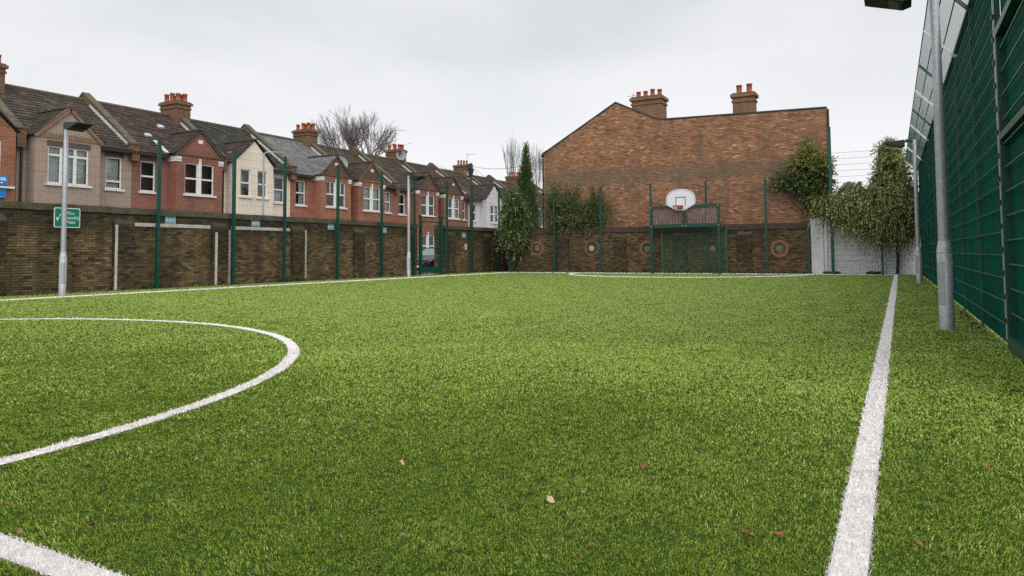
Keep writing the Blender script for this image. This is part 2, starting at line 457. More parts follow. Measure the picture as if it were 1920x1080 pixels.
class MB:
    def __init__(s):
        s.v, s.f, s.m, s.r = [], [], [], []
        s.cr = 0.5

    def face(s, pts, m=0):
        i = len(s.v)
        s.v.extend([tuple(p) for p in pts])
        s.f.append(tuple(range(i, i + len(pts))))
        s.m.append(m)
        s.r.append(s.cr)

    def idx(s, vs, fs, m=0):
        i = len(s.v)
        s.v.extend([tuple(p) for p in vs])
        for f in fs:
            s.f.append(tuple(i + k for k in f))
            s.m.append(m)
            s.r.append(s.cr)

    BF = ((0, 3, 2, 1), (4, 5, 6, 7), (0, 1, 5, 4), (1, 2, 6, 5), (2, 3, 7, 6), (3, 0, 4, 7))

    def box(s, x0, x1, y0, y1, z0, z1, m=0):
        x0, x1 = sorted((x0, x1))
        y0, y1 = sorted((y0, y1))
        z0, z1 = sorted((z0, z1))
        s.idx([(x0, y0, z0), (x1, y0, z0), (x1, y1, z0), (x0, y1, z0), (x0, y0, z1), (x1, y0, z1), (x1, y1, z1), (x0, y1, z1)], s.BF, m)

    def obox(s, c, ax, ay, az, m=0):
        c, ax, ay, az = (Vector(q) for q in (c, ax, ay, az))
        P = [c - ax - ay - az, c + ax - ay - az, c + ax + ay - az, c - ax + ay - az, c - ax - ay + az, c + ax - ay + az, c + ax + ay + az, c - ax + ay + az]
        s.idx(P, s.BF, m)

    def bar(s, a, b, w, h=None, m=0, upv=(0, 0, 1)):
        a, b = Vector(a), Vector(b)
        h = h or w
        d = (b - a)
        L = d.length
        d.normalize()
        u = Vector(upv)
        if abs(d.dot(u)) > 0.95:
            u = Vector((1, 0, 0))
        x = d.cross(u).normalized()
        y = x.cross(d).normalized()
        s.obox((a + b) / 2, d * L / 2, x * w / 2, y * h / 2, m)

    def tube(s, pts, rad, n=8, m=0, cap=True):
        pts = [Vector(p) for p in pts]
        if not isinstance(rad, (list, tuple)):
            rad = [rad] * len(pts)
        i0 = len(s.v)
        for k, p in enumerate(pts):
            d = (pts[min(k + 1, len(pts) - 1)] - pts[max(k - 1, 0)]).normalized()
            u = Vector((0, 0, 1)) if abs(d.z) < 0.9 else Vector((1, 0, 0))
            x = d.cross(u).normalized()
            y = x.cross(d)
            for j in range(n):
                a = 2 * math.pi * j / n
                q = p + (x * math.cos(a) + y * math.sin(a)) * rad[k]
                s.v.append(tuple(q))
        for k in range(len(pts) - 1):
            for j in range(n):
                a, b = i0 + k * n + j, i0 + k * n + (j + 1) % n
                s.f.append((a, b, b + n, a + n))
                s.m.append(m)
                s.r.append(s.cr)
        if cap:
            for k in (0, len(pts) - 1):
                s.f.append(tuple(i0 + k * n + j for j in range(n)))
                s.m.append(m)
                s.r.append(s.cr)

    def lathe(s, prof, c, n=12, m=0):
        """prof: list of (radius, z) around a vertical axis through c"""
        s.tube_profile(prof, c, n, m)

    def tube_profile(s, prof, c, n, m):
        i0 = len(s.v)
        for r, z in prof:
            for j in range(n):
                a = 2 * math.pi * j / n
                s.v.append((c[0] + r * math.cos(a), c[1] + r * math.sin(a), c[2] + z))
        for k in range(len(prof) - 1):
            for j in range(n):
                a, b = i0 + k * n + j, i0 + k * n + (j + 1) % n
                s.f.append((a, b, b + n, a + n))
                s.m.append(m)
                s.r.append(s.cr)
        s.f.append(tuple(i0 + (len(prof) - 1) * n + j for j in range(n)))
        s.m.append(m)
        s.r.append(s.cr)

    def prism(s, poly, ext, m=0):
        """closed polygon (3d points) extruded by vector ext"""
        e = Vector(ext)
        a = [Vector(p) for p in poly]
        b = [p + e for p in a]
        n = len(a)
        s.idx(a + b, [tuple(range(n))[::-1], tuple(range(n, 2 * n))] + [(k, (k + 1) % n, n + (k + 1) % n, n + k) for k in range(n)], m)

    def mesh(s, name, mats, org=(0, 0, 0), smooth=False):
        me = bpy.data.meshes.new(name)
        v = np.array(s.v, float).reshape(-1, 3) - np.array(org, float)
        me.from_pydata(v.tolist(), [], s.f)
        for m in (mats if isinstance(mats, (list, tuple)) else [mats]):
            me.materials.append(M[m] if isinstance(m, str) else m)
        me.polygons.foreach_set('material_index', s.m)
        a = me.attributes.new('rnd', 'FLOAT', 'FACE')
        a.data.foreach_set('value', s.r)
        if smooth:
            me.polygons.foreach_set('use_smooth', [True] * len(s.f))
        me.update()
        return me

    def build(s, name, mats, parent=None, base=None, smooth=False):
        org = ORG[parent.name] if parent is not None else (base if base is not None else (0, 0, 0))
        me = s.mesh(name, mats, org, smooth)
        return link(name, me, parent, base)


def fast_mesh(name, verts, tris, rnd, mats, mi=None):
    me = bpy.data.meshes.new(name)
    nv, nf = len(verts), len(tris)
    me.vertices.add(nv)
    me.vertices.foreach_set('co', np.ascontiguousarray(verts, np.float32).ravel())
    me.loops.add(nf * 3)
    me.loops.foreach_set('vertex_index', np.ascontiguousarray(tris, np.int32).ravel())
    me.polygons.add(nf)
    me.polygons.foreach_set('loop_start', np.arange(0, nf * 3, 3, dtype=np.int32))
    for m in (mats if isinstance(mats, (list, tuple)) else [mats]):
        me.materials.append(M[m])
    if mi is not None:
        me.polygons.foreach_set('material_index', np.ascontiguousarray(mi, np.int32))
    me.update(calc_edges=True)
    a = me.attributes.new('rnd', 'FLOAT', 'FACE')
    a.data.foreach_set('value', np.ascontiguousarray(rnd, np.float32))
    return me


def text_mesh(body, size, mat, name, parent, M4, extrude=0.001):
    c = bpy.data.curves.new(name, 'FONT')
    c.body = body
    c.size = size
    c.align_x = 'CENTER'
    c.align_y = 'CENTER'
    c.extrude = extrude
    o = bpy.data.objects.new(name, c)
    COL.objects.link(o)
    dg = bpy.context.evaluated_depsgraph_get()
    me = bpy.data.meshes.new_from_object(o.evaluated_get(dg))
    bpy.data.objects.remove(o)
    me.transform(M4)
    me.transform(Matrix.Translation(-Vector(ORG[parent.name])))
    me.materials.clear()
    me.materials.append(M[mat])
    return link(name, me, parent)


def copy_tree(o, parent=None, loc=None):
    c = o.copy()
    COL.objects.link(c)
    if parent is not None:
        c.parent = parent
    if loc is not None:
        c.location = loc
    for ch in o.children:
        copy_tree(ch, c)
    return c


# ------------------------------------------------------------------ setting
mb = MB()
mb.face([(-900, -900, -0.42), (900, -900, -0.42), (900, 1500, -0.42), (-900, 1500, -0.42)])
props(mb.build('ground', 'earth'), kind='structure')
mb = MB()
mb.box(-19.06, 1.6, -7, 31.72, -0.3, 0.0)
mb.box(-19.06, -17.2, 31.72, 35.3, -0.3, 0.0)
props(mb.build('turf_ground', 'turf_base'), kind='structure')
mb = MB()
mb.face([(-27.6, -20, -0.14), (-21.0, -20, -0.14), (-21.0, 130, -0.14), (-27.6, 130, -0.14)])
props(mb.build('road', 'asphalt'), kind='structure')
for nm, a, b in (('pavement', -20.85, -19.45), ('pavement', -29.8, -27.75)):
    mb = MB()
    mb.box(a, b, -20, 130, -0.4, -0.03)
    pv = props(mb.build(nm, 'paving'), kind='structure')
    mb = MB()
    k0 = a - 0.15 if a > -25 else b
    mb.box(k0 + 0.002, k0 + 0.148, -20, 130, -0.4, -0.025)
    mb.build('kerb', 'kerb', pv)
mb = MB()
mb.face([(-31.2, -20, -0.06), (-29.8, -20, -0.06), (-29.8, 130, -0.06), (-31.2, 130, -0.06)])
props(mb.build('front_garden_paving', 'paving'), kind='structure')

# ------------------------------------------------------------------ turf
TL_R, TL_L = -0.162, -17.1
HALF_Y, CX, CR = 1.278, -8.98, 5.388
GOAL_X, GOAL_Y = -8.28, 31.15
D_R = 5.05
LW = 0.055     # half line width


def line_id(x, y, w=LW):
    """0 turf, else number of the marking"""
    out = np.zeros(len(x), int)
    jit = w
    out[(np.abs(x - TL_R) < jit) & (y < 31.4)] = 1
    out[(np.abs(x - TL_L) < jit) & (y < 31.2)] = 2
    out[(np.abs(y - HALF_Y) < jit) & (x < TL_R - LW) & (x > TL_L + LW)] = 3
    d = np.hypot(x - CX, y - HALF_Y)
    out[(np.abs(d - CR) < jit) & (out == 0)] = 4
    d2 = np.hypot(x - GOAL_X, y - GOAL_Y)
    out[(np.abs(d2 - D_R) < jit * 1.1) & (y < GOAL_Y) & (out == 0)] = 5
    out[(np.abs(y - GOAL_Y) < jit) & (x < TL_R - LW) & (x > TL_L + LW) & (out == 0)] = 6
    return out


def smooth_noise(x, y, s, seed):
    q = np.random.default_rng(seed)
    a = np.zeros(len(x))
    for k in range(9):
        th, ph, f = q.uniform(0, 6.28), q.uniform(0, 6.28), s * q.uniform(0.5, 1.9)
        a += np.sin((x * math.cos(th) + y * math.sin(th)) * f + ph)
    return a / 9 * 1.6


NAP = R(118)


def blades(x, y, d, tall=1.0, wide=1.0, flat=0.6, proud=0.0):
    """blade triangles: three per blade near the camera, one per blade beyond"""
    n = len(x)
    patch = smooth_noise(x, y, 5.0, 3) * 0.6 + smooth_noise(x, y, 17.0, 5) * 0.7
    # pile brushed away from the near end of the pitch, lying the other way in front of it
    w_ = np.interp(y + 0.9 * smooth_noise(x, y, 1.6, 12), [2.0, 3.4, 5.5, 9.5], [-1.0, -0.75, 0.45, 1.0])
    aa = rng.uniform(0, 2 * math.pi, n)
    vx, vy = np.cos(aa) + 1.15 * w_ * math.cos(NAP), np.sin(aa) + 1.15 * w_ * math.sin(NAP)
    az = np.arctan2(vy, vx) + 0.9 * smooth_noise(x, y, 9.0, 8)
    ln = rng.uniform(0.011, 0.021, n) * (1 + 0.28 * patch) * tall * np.interp(d, [9, 24], [1, flat])
    wd = np.maximum(0.0027, d / 712 * np.interp(d, [3, 8], [0.80, 1.5])) * rng.uniform(0.7, 1.35, n) * wide
    wd = np.minimum(wd, 0.042)
    lean = np.clip(rng.normal(0.95, 0.35, n) + (0 if proud else np.interp(y, [5, 11], [0, 0.42])), 0.1, 1.55)
    roll = az + rng.normal(math.pi / 2, 0.8, n)
    r_ = np.clip(rng.beta(1.9, 2.3, n) * 1.02 + 0.07 * patch, 0, 1)
    dx, dy = np.cos(az), np.sin(az)
    sx, sy = np.cos(roll), np.sin(roll)
    l1 = lean * 0.45                              # upright below, curled over at the tip
    m_h, m_o = 0.6 * ln * np.cos(l1), 0.6 * ln * np.sin(l1)
    t_h = m_h + 0.4 * ln * np.cos(lean * 1.6)
    t_o = m_o + 0.4 * ln * np.sin(lean * 1.6)
    t_h = np.maximum(t_h, proud * np.interp(d, [10, 22], [0, 1]))
    near = d < 7.5
    V, T, Rn = [], [], []
    k = np.where(near)[0]
    if len(k):
        P = np.empty((len(k), 5, 3))
        h = wd[k] / 2
        P[:, 0] = np.c_[x[k] - sx[k] * h, y[k] - sy[k] * h, np.full(len(k), -0.002)]
        P[:, 1] = np.c_[x[k] + sx[k] * h, y[k] + sy[k] * h, np.full(len(k), -0.002)]
        mxx, myy = x[k] + dx[k] * m_o[k], y[k] + dy[k] * m_o[k]
        P[:, 2] = np.c_[mxx + sx[k] * h * .9, myy + sy[k] * h * .9, m_h[k]]
        P[:, 3] = np.c_[mxx - sx[k] * h * .9, myy - sy[k] * h * .9, m_h[k]]
        P[:, 4] = np.c_[x[k] + dx[k] * t_o[k], y[k] + dy[k] * t_o[k], np.maximum(t_h[k], 0.003)]
        V.append(P.reshape(-1, 3))
        b = np.arange(len(k))[:, None, None] * 5
        T.append((b + np.array([[0, 1, 2], [0, 2, 3], [3, 2, 4]])).reshape(-1, 3))
        Rn.append(np.repeat(r_[k], 3))
    k = np.where(~near)[0]
    if len(k):
        P = np.empty((len(k), 3, 3))
        h = wd[k] / 2
        P[:, 0] = np.c_[x[k] - sx[k] * h, y[k] - sy[k] * h, np.full(len(k), -0.002)]
        P[:, 1] = np.c_[x[k] + sx[k] * h, y[k] + sy[k] * h, np.full(len(k), -0.002)]
        P[:, 2] = np.c_[x[k] + dx[k] * t_o[k], y[k] + dy[k] * t_o[k], np.maximum(t_h[k], 0.006)]
        off = sum(len(q) for q in V)
        V.append(P.reshape(-1, 3))
        T.append(np.arange(len(k) * 3).reshape(-1, 3) + off)
        Rn.append(r_[k])
    return np.concatenate(V), np.concatenate(T), np.concatenate(Rn)


def scatter(rho0, p, n_max, tuft=1):
    """points around the camera, density falling with distance"""
    dmin, dref, dmax = 0.9, 2.5, 38.0
    dd = np.exp(np.linspace(math.log(dmin), math.log(dmax), 4000))
    rho = np.where(dd < dref, rho0, rho0 * (dref / dd) ** p)
    cdf = np.cumsum(rho * dd * np.gradient(dd))
    a0, a1 = YAW - R(10) - R(34), YAW + R(44)
    total = int(cdf[-1] * (a1 - a0))
    n = min(total, n_max)
    d = np.interp(rng.uniform(0, cdf[-1], n), cdf, dd)
    a = rng.uniform(a0, a1, n)
    x, y = -np.sin(a) * d, np.cos(a) * d
    if tuft > 1:                                  # near blades stand in tufts
        nr = np.where(d < 6.0)[0]
        lead = nr[:len(nr) // tuft * tuft].reshape(-1, tuft)
        for q in (x, y):
            q[lead] = q[lead[:, :1]] + rng.normal(0, 1, lead.shape) * (0.0045 + 0.0022 * (d[lead[:, :1]] - 1.0))
        d = np.hypot(x, y)
    ok = (x > -18.98) & (x < 0.92 - 0.006 * (y - 8)) & (y < np.where(x < -17.2, 35.1, 31.68))
    return x[ok], y[ok], d[ok]


x, y, d = scatter(30000, 1.6, 1300000, 5)
li = line_id(x, y)
g = li == 0
V, T, Rn = blades(x[g], y[g], d[g])
o = link('turf_grass', fast_mesh('turf_grass', V, T, Rn, 'blade'))
props(o, 'short green artificial grass covering the whole pitch', 'grass', kind='stuff')

# white markings: a tufted sheet each, with its own white blades
x2, y2, d2_ = scatter(30000, 1.35, 1700000)
l2 = line_id(x2, y2, LW * 1.0)
NAMES = {1: 'touchline', 2: 'touchline', 3: 'halfway_line', 4: 'centre_circle', 5: 'goal_area_arc', 6: 'goal_line'}


def strip(pts_a, pts_b, z):
    m = MB()
    for k in range(len(pts_a) - 1):
        m.face([(*pts_a[k], z), (*pts_b[k], z), (*pts_b[k + 1], z), (*pts_a[k + 1], z)])
    return m


ww = LW * 0.9
for k in range(1, 7):
    if k in (1, 2):
        X = TL_R if k == 1 else TL_L
        m = strip([(X - ww, -6), (X - ww, 31.2)], [(X + ww, -6), (X + ww, 31.2)], 0.004)
    elif k == 3:
        m = strip([(TL_L + LW, HALF_Y - ww), (TL_R - LW, HALF_Y - ww)], [(TL_L + LW, HALF_Y + ww), (TL_R - LW, HALF_Y + ww)], 0.004)
    elif k == 6:
        m = strip([(TL_L + LW, GOAL_Y - ww), (TL_R - LW, GOAL_Y - ww)], [(TL_L + LW, GOAL_Y + ww), (TL_R - LW, GOAL_Y + ww)], 0.004)
    else:
        cx, cy, rr, a0, a1 = (CX, HALF_Y, CR, 0, 2 * math.pi) if k == 4 else (GOAL_X, GOAL_Y, D_R, math.pi, 2 * math.pi)
        A = np.linspace(a0, a1, 121)
        m = strip([(cx + (rr - ww) * math.cos(t), cy + (rr - ww) * math.sin(t)) for t in A], [(cx + (rr + ww) * math.cos(t), cy + (rr + ww) * math.sin(t)) for t in A], 0.006 if k == 4 else 0.008)
    o = m.build(NAMES[k], 'white_base')
    props(o, kind='structure')
    s = l2 == k
    if s.sum() > 10:
        V, T, Rn = blades(x2[s], y2[s], d2_[s], 1.3, 1.1, 1.0, 0.042)
        bo = link('white_tufts', fast_mesh('white_tufts', V, T, Rn, 'white_blade'), o)
        bo['kind'] = 'stuff'


# ------------------------------------------------------------------ brickwork
def brick_rnd():
    return min(1, max(0, random.betavariate(2.0, 2.0)))


def brickwork(m, u0, u1, z0, z1, place, inside=None, out=0.012, bl=0.198, bh=0.067, joint=0.010, m_i=0, skip=None):
    """bricks (five faces each) on a wall; place(u, z, w) -> world point with w metres out of the wall"""
    rows = int((z1 - z0) / bh)
    for r_ in range(rows):
        z = z0 + r_ * bh
        u = u0 - (0.5 * bl if r_ % 2 else 0)
        while u < u1 - 0.02:
            a, b = max(u, u0), min(u + bl - joint, u1)
            if b - a > 0.03 and (inside is None or inside((a + b) / 2, z + bh / 2)) and not (skip and skip((a + b) / 2, z + bh / 2)):
                w = out + random.uniform(-0.004, 0.005)
                za, zb = z, z + bh - joint
                m.cr = brick_rnd()
                P = [place(a, za, 0), place(b, za, 0), place(b, zb, 0), place(a, zb, 0), place(a, za, w), place(b, za, w), place(b, zb, w), place(a, zb, w)]
                m.idx(P, ((4, 5, 6, 7), (0, 1, 5, 4), (1, 2, 6, 5), (2, 3, 7, 6), (3, 0, 4, 7)), m_i)
            u += bl
    m.cr = 0.5


# ---- side wall on the left
WX, WTOP = -19.2, 2.14
GAP0, GAP1 = 26.30, 28.05
PIERS_L = [8.75, 12.08, 15.30, 18.68, 22.0, 25.55, 28.75, 32.15]
NEAR0, NEAR1 = 9.3, 11.1
for nm, ya, yb, lab in (('brick_wall', 4.0, GAP0, 'long sooty stock brick wall along the left of the pitch'),
                        ('brick_wall', GAP1, 35.3, 'short stretch of brown brick wall right of the green gate')):
    wall = thing(nm, lab, 'wall', (WX, ya, 0))
    b = MB()
    b.box(WX - 0.24, WX, ya, yb, -0.4, WTOP)
    b.build('wall_core', 'mortar_dark', wall)
    place = lambda u, z, w: (WX + w, u, z)
    b = MB()
    near = (lambda u, z: NEAR0 < u < NEAR1) if ya < 5 else None
    brickwork(b, ya, yb, 0.0, WTOP, place, skip=near)
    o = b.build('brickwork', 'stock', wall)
    o['kind'] = 'stuff'
    # brick ends at the gate opening
    b = MB()
    ye = yb if ya < 5 else ya
    sg = 1 if ya < 5 else -1
    brickwork(b, WX - 0.24, WX + 0.01, 0.0, WTOP, lambda u, z, w: (u, ye + sg * w, z))
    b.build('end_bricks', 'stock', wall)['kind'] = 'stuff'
    # coping of bricks on edge, stone by stone
    b0 = MB()
    b0.box(-0.29, 0.075, 0.004, 0.496, 0, 0.055)
    b0.box(-0.27, 0.055, 0.004, 0.496, 0.055, 0.175)
    cme = b0.mesh('coping_stone', 'coping_moss')
    yy = ya
    while yy < yb - 0.2:
        c = link('coping_stone', cme, wall)
        c.location = Vector((WX, yy, WTOP + random.uniform(-0.006, 0.006))) - Vector(ORG[wall.name])
        c.scale.y = min(1, (yb - yy) / 0.5)
        yy += 0.5
    for py in PIERS_L:
        if ya < py < yb - 0.4:
            b = MB()
            b.box(WX + 0.02, WX + 0.125, py + 0.012, py + 0.588, -0.3, 1.85)
            b.prism([(WX + 0.02, py, 1.85), (WX + 0.13, py, 1.85), (WX + 0.02, py, 2.0)], (0, 0.6, 0))
            p_ = b.build('pier', 'mortar_dark', wall)
            b = MB()
            brickwork(b, py, py + 0.6, 0, 1.85, lambda u, z, w: (WX + 0.125 + w, u, z))
            brickwork(b, WX + 0.02, WX + 0.137, 0, 1.85, lambda u, z, w: (u, py + 0.012 - w, z))
            b.build('pier_bricks', 'stock_soot', p_)['kind'] = 'stuff'
    if ya < 5:
        # the nearest bricks one by one
        variants = []
        for k in range(14):
            for half in (0, 1):
                b = MB()
                b.cr = brick_rnd()
                L_ = 0.188 if not half else 0.0895
                w = 0.012 + random.uniform(-0.004, 0.006)
                b.idx([(0, 0, 0), (0, L_, 0), (0, L_, 0.057), (0, 0, 0.057), (w, 0.003, 0.003), (w, L_ - .003, 0.003), (w, L_ - .003, 0.054), (w, 0.003, 0.054)], ((4, 5, 6, 7), (0, 1, 5, 4), (1, 2, 6, 5), (2, 3, 7, 6), (3, 0, 4, 7)))
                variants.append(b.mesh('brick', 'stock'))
        rows = int(WTOP / 0.067)
        for r_ in range(rows):
            yy = NEAR0 - 0.05 - (0.099 if r_ % 2 else 0)
            while yy < NEAR1 - 0.02:
                if yy > NEAR0 - 0.14:
                    c = link('brick', random.choice(variants[0::2]), wall)
                    c.location = (0.0, yy - ya, r_ * 0.067)
                yy += 0.198
        # white painted goal frames
        PX = WX + 0.020
        for (a, b_, z0, z1, pr) in ((12.085, 12.165, 0.02, 1.82, 0.150), (12.72, 15.28, 1.80, 1.90, 0.026), (15.37, 15.46, 0.02, 1.68, 0.150), (15.92, 16.06, 0.02, 1.78, 0.026),
                                    (16.08, 18.64, 1.80, 1.90, 0.026), (19.30, 19.45, 0.02, 1.86, 0.026)):
            b = MB()
            b.box(WX + pr - 0.012, WX + pr + 0.002, a, b_, z0, z1)
            b.build('painted_stripe', 'wall_paint', wall)

# ---- end wall
EY, ETOP = 31.95, 1.90
wall = thing('brick_wall', 'end brick wall with painted target rings behind the goal', 'wall', (-17.3, EY, 0))
b = MB()
b.box(-17.3, -3.30, EY, EY + 0.24, -0.4, ETOP)
b.prism([(-17.3, EY, -0.4), (-17.3, EY + 0.24, -0.4), (-19.05, 35.5, -0.4), (-19.05, 35.2, -0.4)], (0, 0, ETOP + 0.4))
b.build('wall_core', 'mortar_dark', wall)
b = MB()
brickwork(b, -17.3, -3.30, 0, ETOP, lambda u, z, w: (u, EY - w, z))
b.build('brickwork', 'end_brick', wall)['kind'] = 'stuff'
b = MB()
b.box(-17.35, -3.29, EY - 0.05, EY + 0.29, ETOP, ETOP + 0.06)
b.box(-17.35, -3.29, EY - 0.02, EY + 0.26, ETOP + 0.06, ETOP + 0.25)
b.build('coping', 'coping_red', wall)
for px_ in (-14.78, -11.85, -9.0, -6.19):
    b = MB()
    b.box(px_ + 0.012, px_ + 0.588, EY - 0.115, EY - 0.015, -0.3, 1.70)
    b.prism([(px_, EY - 0.015, 1.70), (px_, EY - 0.12, 1.70), (px_, EY - 0.015, 1.82)], (0.6, 0, 0))
    p_ = b.build('pier', 'mortar_dark', wall)
    b = MB()
    brickwork(b, px_, px_ + 0.6, 0, 1.70, lambda u, z, w: (u, EY - 0.115 - w, z))
    brickwork(b, EY - 0.127, EY - 0.015, 0, 1.70, lambda u, z, w: (px_ + 0.588 + w, u, z))
    b.build('pier_bricks', 'stock_soot', p_)['kind'] = 'stuff'


def annulus(cx, cz, r0, r1, yy, n=28):
    m = MB()
    for k in range(n):
        a, b_ = 2 * math.pi * k / n, 2 * math.pi * (k + 1) / n
        q = [(cx + r1 * math.cos(a), yy, cz + r1 * math.sin(a)), (cx + r1 * math.cos(b_), yy, cz + r1 * math.sin(b_))]
        if r0 > 0:
            q += [(cx + r0 * math.cos(b_), yy, cz + r0 * math.sin(b_)), (cx + r0 * math.cos(a), yy, cz + r0 * math.sin(a))]
        else:
            q += [(cx, yy, cz)]
        m.face(q)
    return m


for k, (tx, tz, kind_) in enumerate(((-15.93, 1.20, 'r'), (-13.0, 1.17, 'g'), (-10.25, 1.12, 'r'), (-7.27, 1.10, 'g'), (-4.48, 1.07, 'r'))):
    rr = 0.37
    ring = annulus(tx, tz, rr * 0.70 if kind_ == 'r' else rr * 0.86, rr, EY - 0.0195).build('target_ring', 'ring_red' if kind_ == 'r' else 'ring_grey', wall)
    annulus(tx, tz, 0, rr * 0.36, EY - 0.0195).build('target_centre', 'ring_teal' if kind_ == 'r' else 'ring_yellow', wall)

# ---- whitewashed wall on the right of the end
wall = thing('white_wall', 'whitewashed block wall half hidden under hanging creeper', 'wall', (-3.2, EY, 0))
b = MB()
b.box(-3.25, 1.3, EY + 0.05, EY + 0.25, -0.4, 2.30)
b.build('wall_core', 'render_white', wall)
b = MB()
brickwork(b, -3.25, 1.3, 0, 2.28, lambda u, z, w: (u, EY + 0.05 - w, z), bl=0.45, bh=0.19, joint=0.012, out=0.010)
b.build('blocks', 'white_brick', wall)['kind'] = 'stuff'
for px_ in (-3.22, -2.72, -0.62, 0.05):
    b = MB()
    b.box(px_, px_ + 0.09 if px_ > -3 else px_ + 0.45, EY - 0.05, EY + 0.03, -0.3, 2.30)
    b.build('pilaster', 'render_white', wall)
b = MB()
b.box(-3.25, -2.0, EY + 0.02, EY + 0.25, 2.302, 2.95)
b.build('upper_brick_course', 'brick_brown', wall)

# ------------------------------------------------------------------ the big gable-ended house
GY = 32.4
gh = thing('end_house', 'big brown brick house end with blank gable wall behind the goal', 'house', (-9.1, GY, 0))
PROF = [(-15.72, 6.02), (-11.85, 8.20), (-9.74, 7.16), (-2.52, 6.98)]


def prof_z(x):
    for (a, za), (b_, zb) in zip(PROF, PROF[1:]):
        if a <= x <= b_:
            return za + (zb - za) * (x - a) / (b_ - a)
    return 0


b = MB()
b.prism([(-15.72, GY, -0.4), (-2.52, GY, -0.4), (-2.52, GY, 6.98), (-9.74, GY, 7.16), (-11.85, GY, 8.20), (-15.72, GY, 6.02)], (0, 0.3, 0), 0)
b.box(-15.72, -15.4, GY + 0.3, GY + 7, -0.4, 6.0, 1)
b.prism([(-2.53, GY + 0.3, -0.4), (-3.25, GY + 7, -0.4), (-3.6, GY + 7, -0.4), (-2.9, GY + 0.3, -0.4)], (0, 0, 7.3), 1)
b.build('wall', ['mortar_gable', 'brick_gable_side'], gh)
b = MB()
brickwork(b, -15.72, -2.52, 1.5, 8.2, lambda u, z, w: (u, GY - w, z), inside=lambda u, z: z < prof_z(u) - 0.06)
b.build('brickwork', 'gable_brick', gh)['kind'] = 'stuff'
b = MB()
for (a, za), (c_, zc) in zip(PROF, PROF[1:]):
    b.bar((a, GY + 0.12, za + 0.01), (c_, GY + 0.12, zc + 0.01), 0.32, 0.05)
b.bar((-15.8, GY + 0.1, 5.97), (-15.5, GY + 0.1, 6.14), 0.36, 0.07)
b.build('verge_coping', 'coping_dark', gh)
b = MB()
b.prism([(-15.9, GY + 0.3, 5.95), (-11.85, GY + 0.3, 8.17), (-7.8, GY + 0.3, 5.95), (-8.2, GY + 0.3, 5.95), (-11.85, GY + 0.3, 8.0), (-15.5, GY + 0.3, 5.95)], (0, 7, 0))
b.build('roof', 'tile_grey', gh)
b = MB()
b.prism([(-9.7, GY + 0.3, 6.7), (-2.56, GY + 0.3, 6.7), (-3.27, GY + 7, 6.7), (-9.7, GY + 7, 6.7)], (0, 0, 0.1))
b.build('rear_roof', 'sooty_black', gh)
b = MB()
b.tube([(-15.85, GY + 0.02, 5.9), (-15.85, GY + 7, 5.9)], 0.06, 8)
b.build('gutter', 'black_plastic', gh)
for px_, py_, zz in ((-15.83, GY + 0.1, 5.9), (-2.47, GY - 0.04, 6.9)):
    b = MB()
    b.tube([(px_, py_, zz), (px_, py_, 0.0)], 0.045, 8)
    b.build('downpipe', 'black_plastic', gh)


def chimney(parent, cx, cy, z0, z1, sx, sy, pots, pot_h, along, mat='brick_stack', pot_mat='pot', pr=0.115):
    b = MB()
    b.box(cx - sx / 2, cx + sx / 2, cy - sy / 2, cy + sy / 2, z0, z1 - 0.42)
    e = 0.045
    b.box(cx - sx / 2 - e, cx + sx / 2 + e, cy - sy / 2 - e, cy + sy / 2 + e, z1 - 0.42, z1 - 0.34)
    b.box(cx - sx / 2 - .01, cx + sx / 2 + .01, cy - sy / 2 - .01, cy + sy / 2 + .01, z1 - 0.34, z1 - 0.20)
    e = 0.09
    b.box(cx - sx / 2 - e, cx + sx / 2 + e, cy - sy / 2 - e, cy + sy / 2 + e, z1 - 0.20, z1 - 0.06)
    b.box(cx - sx / 2 - .02, cx + sx / 2 + .02, cy - sy / 2 - .02, cy + sy / 2 + .02, z1 - 0.06, z1, 1)
    st = b.build('chimney_stack', [mat, 'coping_moss'], parent)
    for k, t in enumerate(pots):
        dx, dy = (t, 0) if along == 'x' else (0, t)
        if isinstance(t, tuple):
            dx, dy = t
        hh = pot_h * random.uniform(0.9, 1.12)
        q = MB()
        q.lathe([(pr * 1.15, 0), (pr * 1.1, 0.05), (pr * 0.95, 0.08), (pr * 0.88, hh - 0.07), (pr * 1.05, hh - 0.06), (pr * 1.05, hh), (pr * 0.8, hh), (pr * 0.75, hh - 0.1)], (cx + dx, cy + dy, z1 - 0.01), 12)
        q.build('chimney_pot', pot_mat, st, smooth=True)
    return st


chimney(gh, -10.45, GY + 0.85, 6.5, 8.45, 1.45, 0.9, (-0.52, -0.17, 0.18, 0.53), 0.36, 'x', 'brick_gable_side')
chimney(gh, -5.90, GY + 0.35, 6.6, 8.02, 0.92, 0.62, (-0.22, 0.22), 0.40, 'x', 'brick_gable_side', pr=0.13)
b = MB()
for k in range(4):
    b.tube([(-11.25, GY + 0.85 - 0.2, 8.1 + 0.12 * k), (-11.25, GY + 0.85 + 0.25, 8.1 + 0.12 * k)], 0.012, 5)
b.tube([(-11.25, GY + 0.85, 7.6), (-11.25, GY + 0.85, 8.75)], 0.016, 5)
b.tube([(-11.55, GY + 0.85, 8.62), (-10.95, GY + 0.85, 8.62)], 0.012, 5)
b.build('aerial', 'aerial', gh)

# ------------------------------------------------------------------ terrace houses
XF, HW, Y1 = -31.0, 4.87, 15.5
RX, RZ, EZ = XF - 3.7, 8.55, 5.95        # ridge, eaves
BX = XF + 0.62                             # front of the bay
B0, B1 = 0.36, 3.02


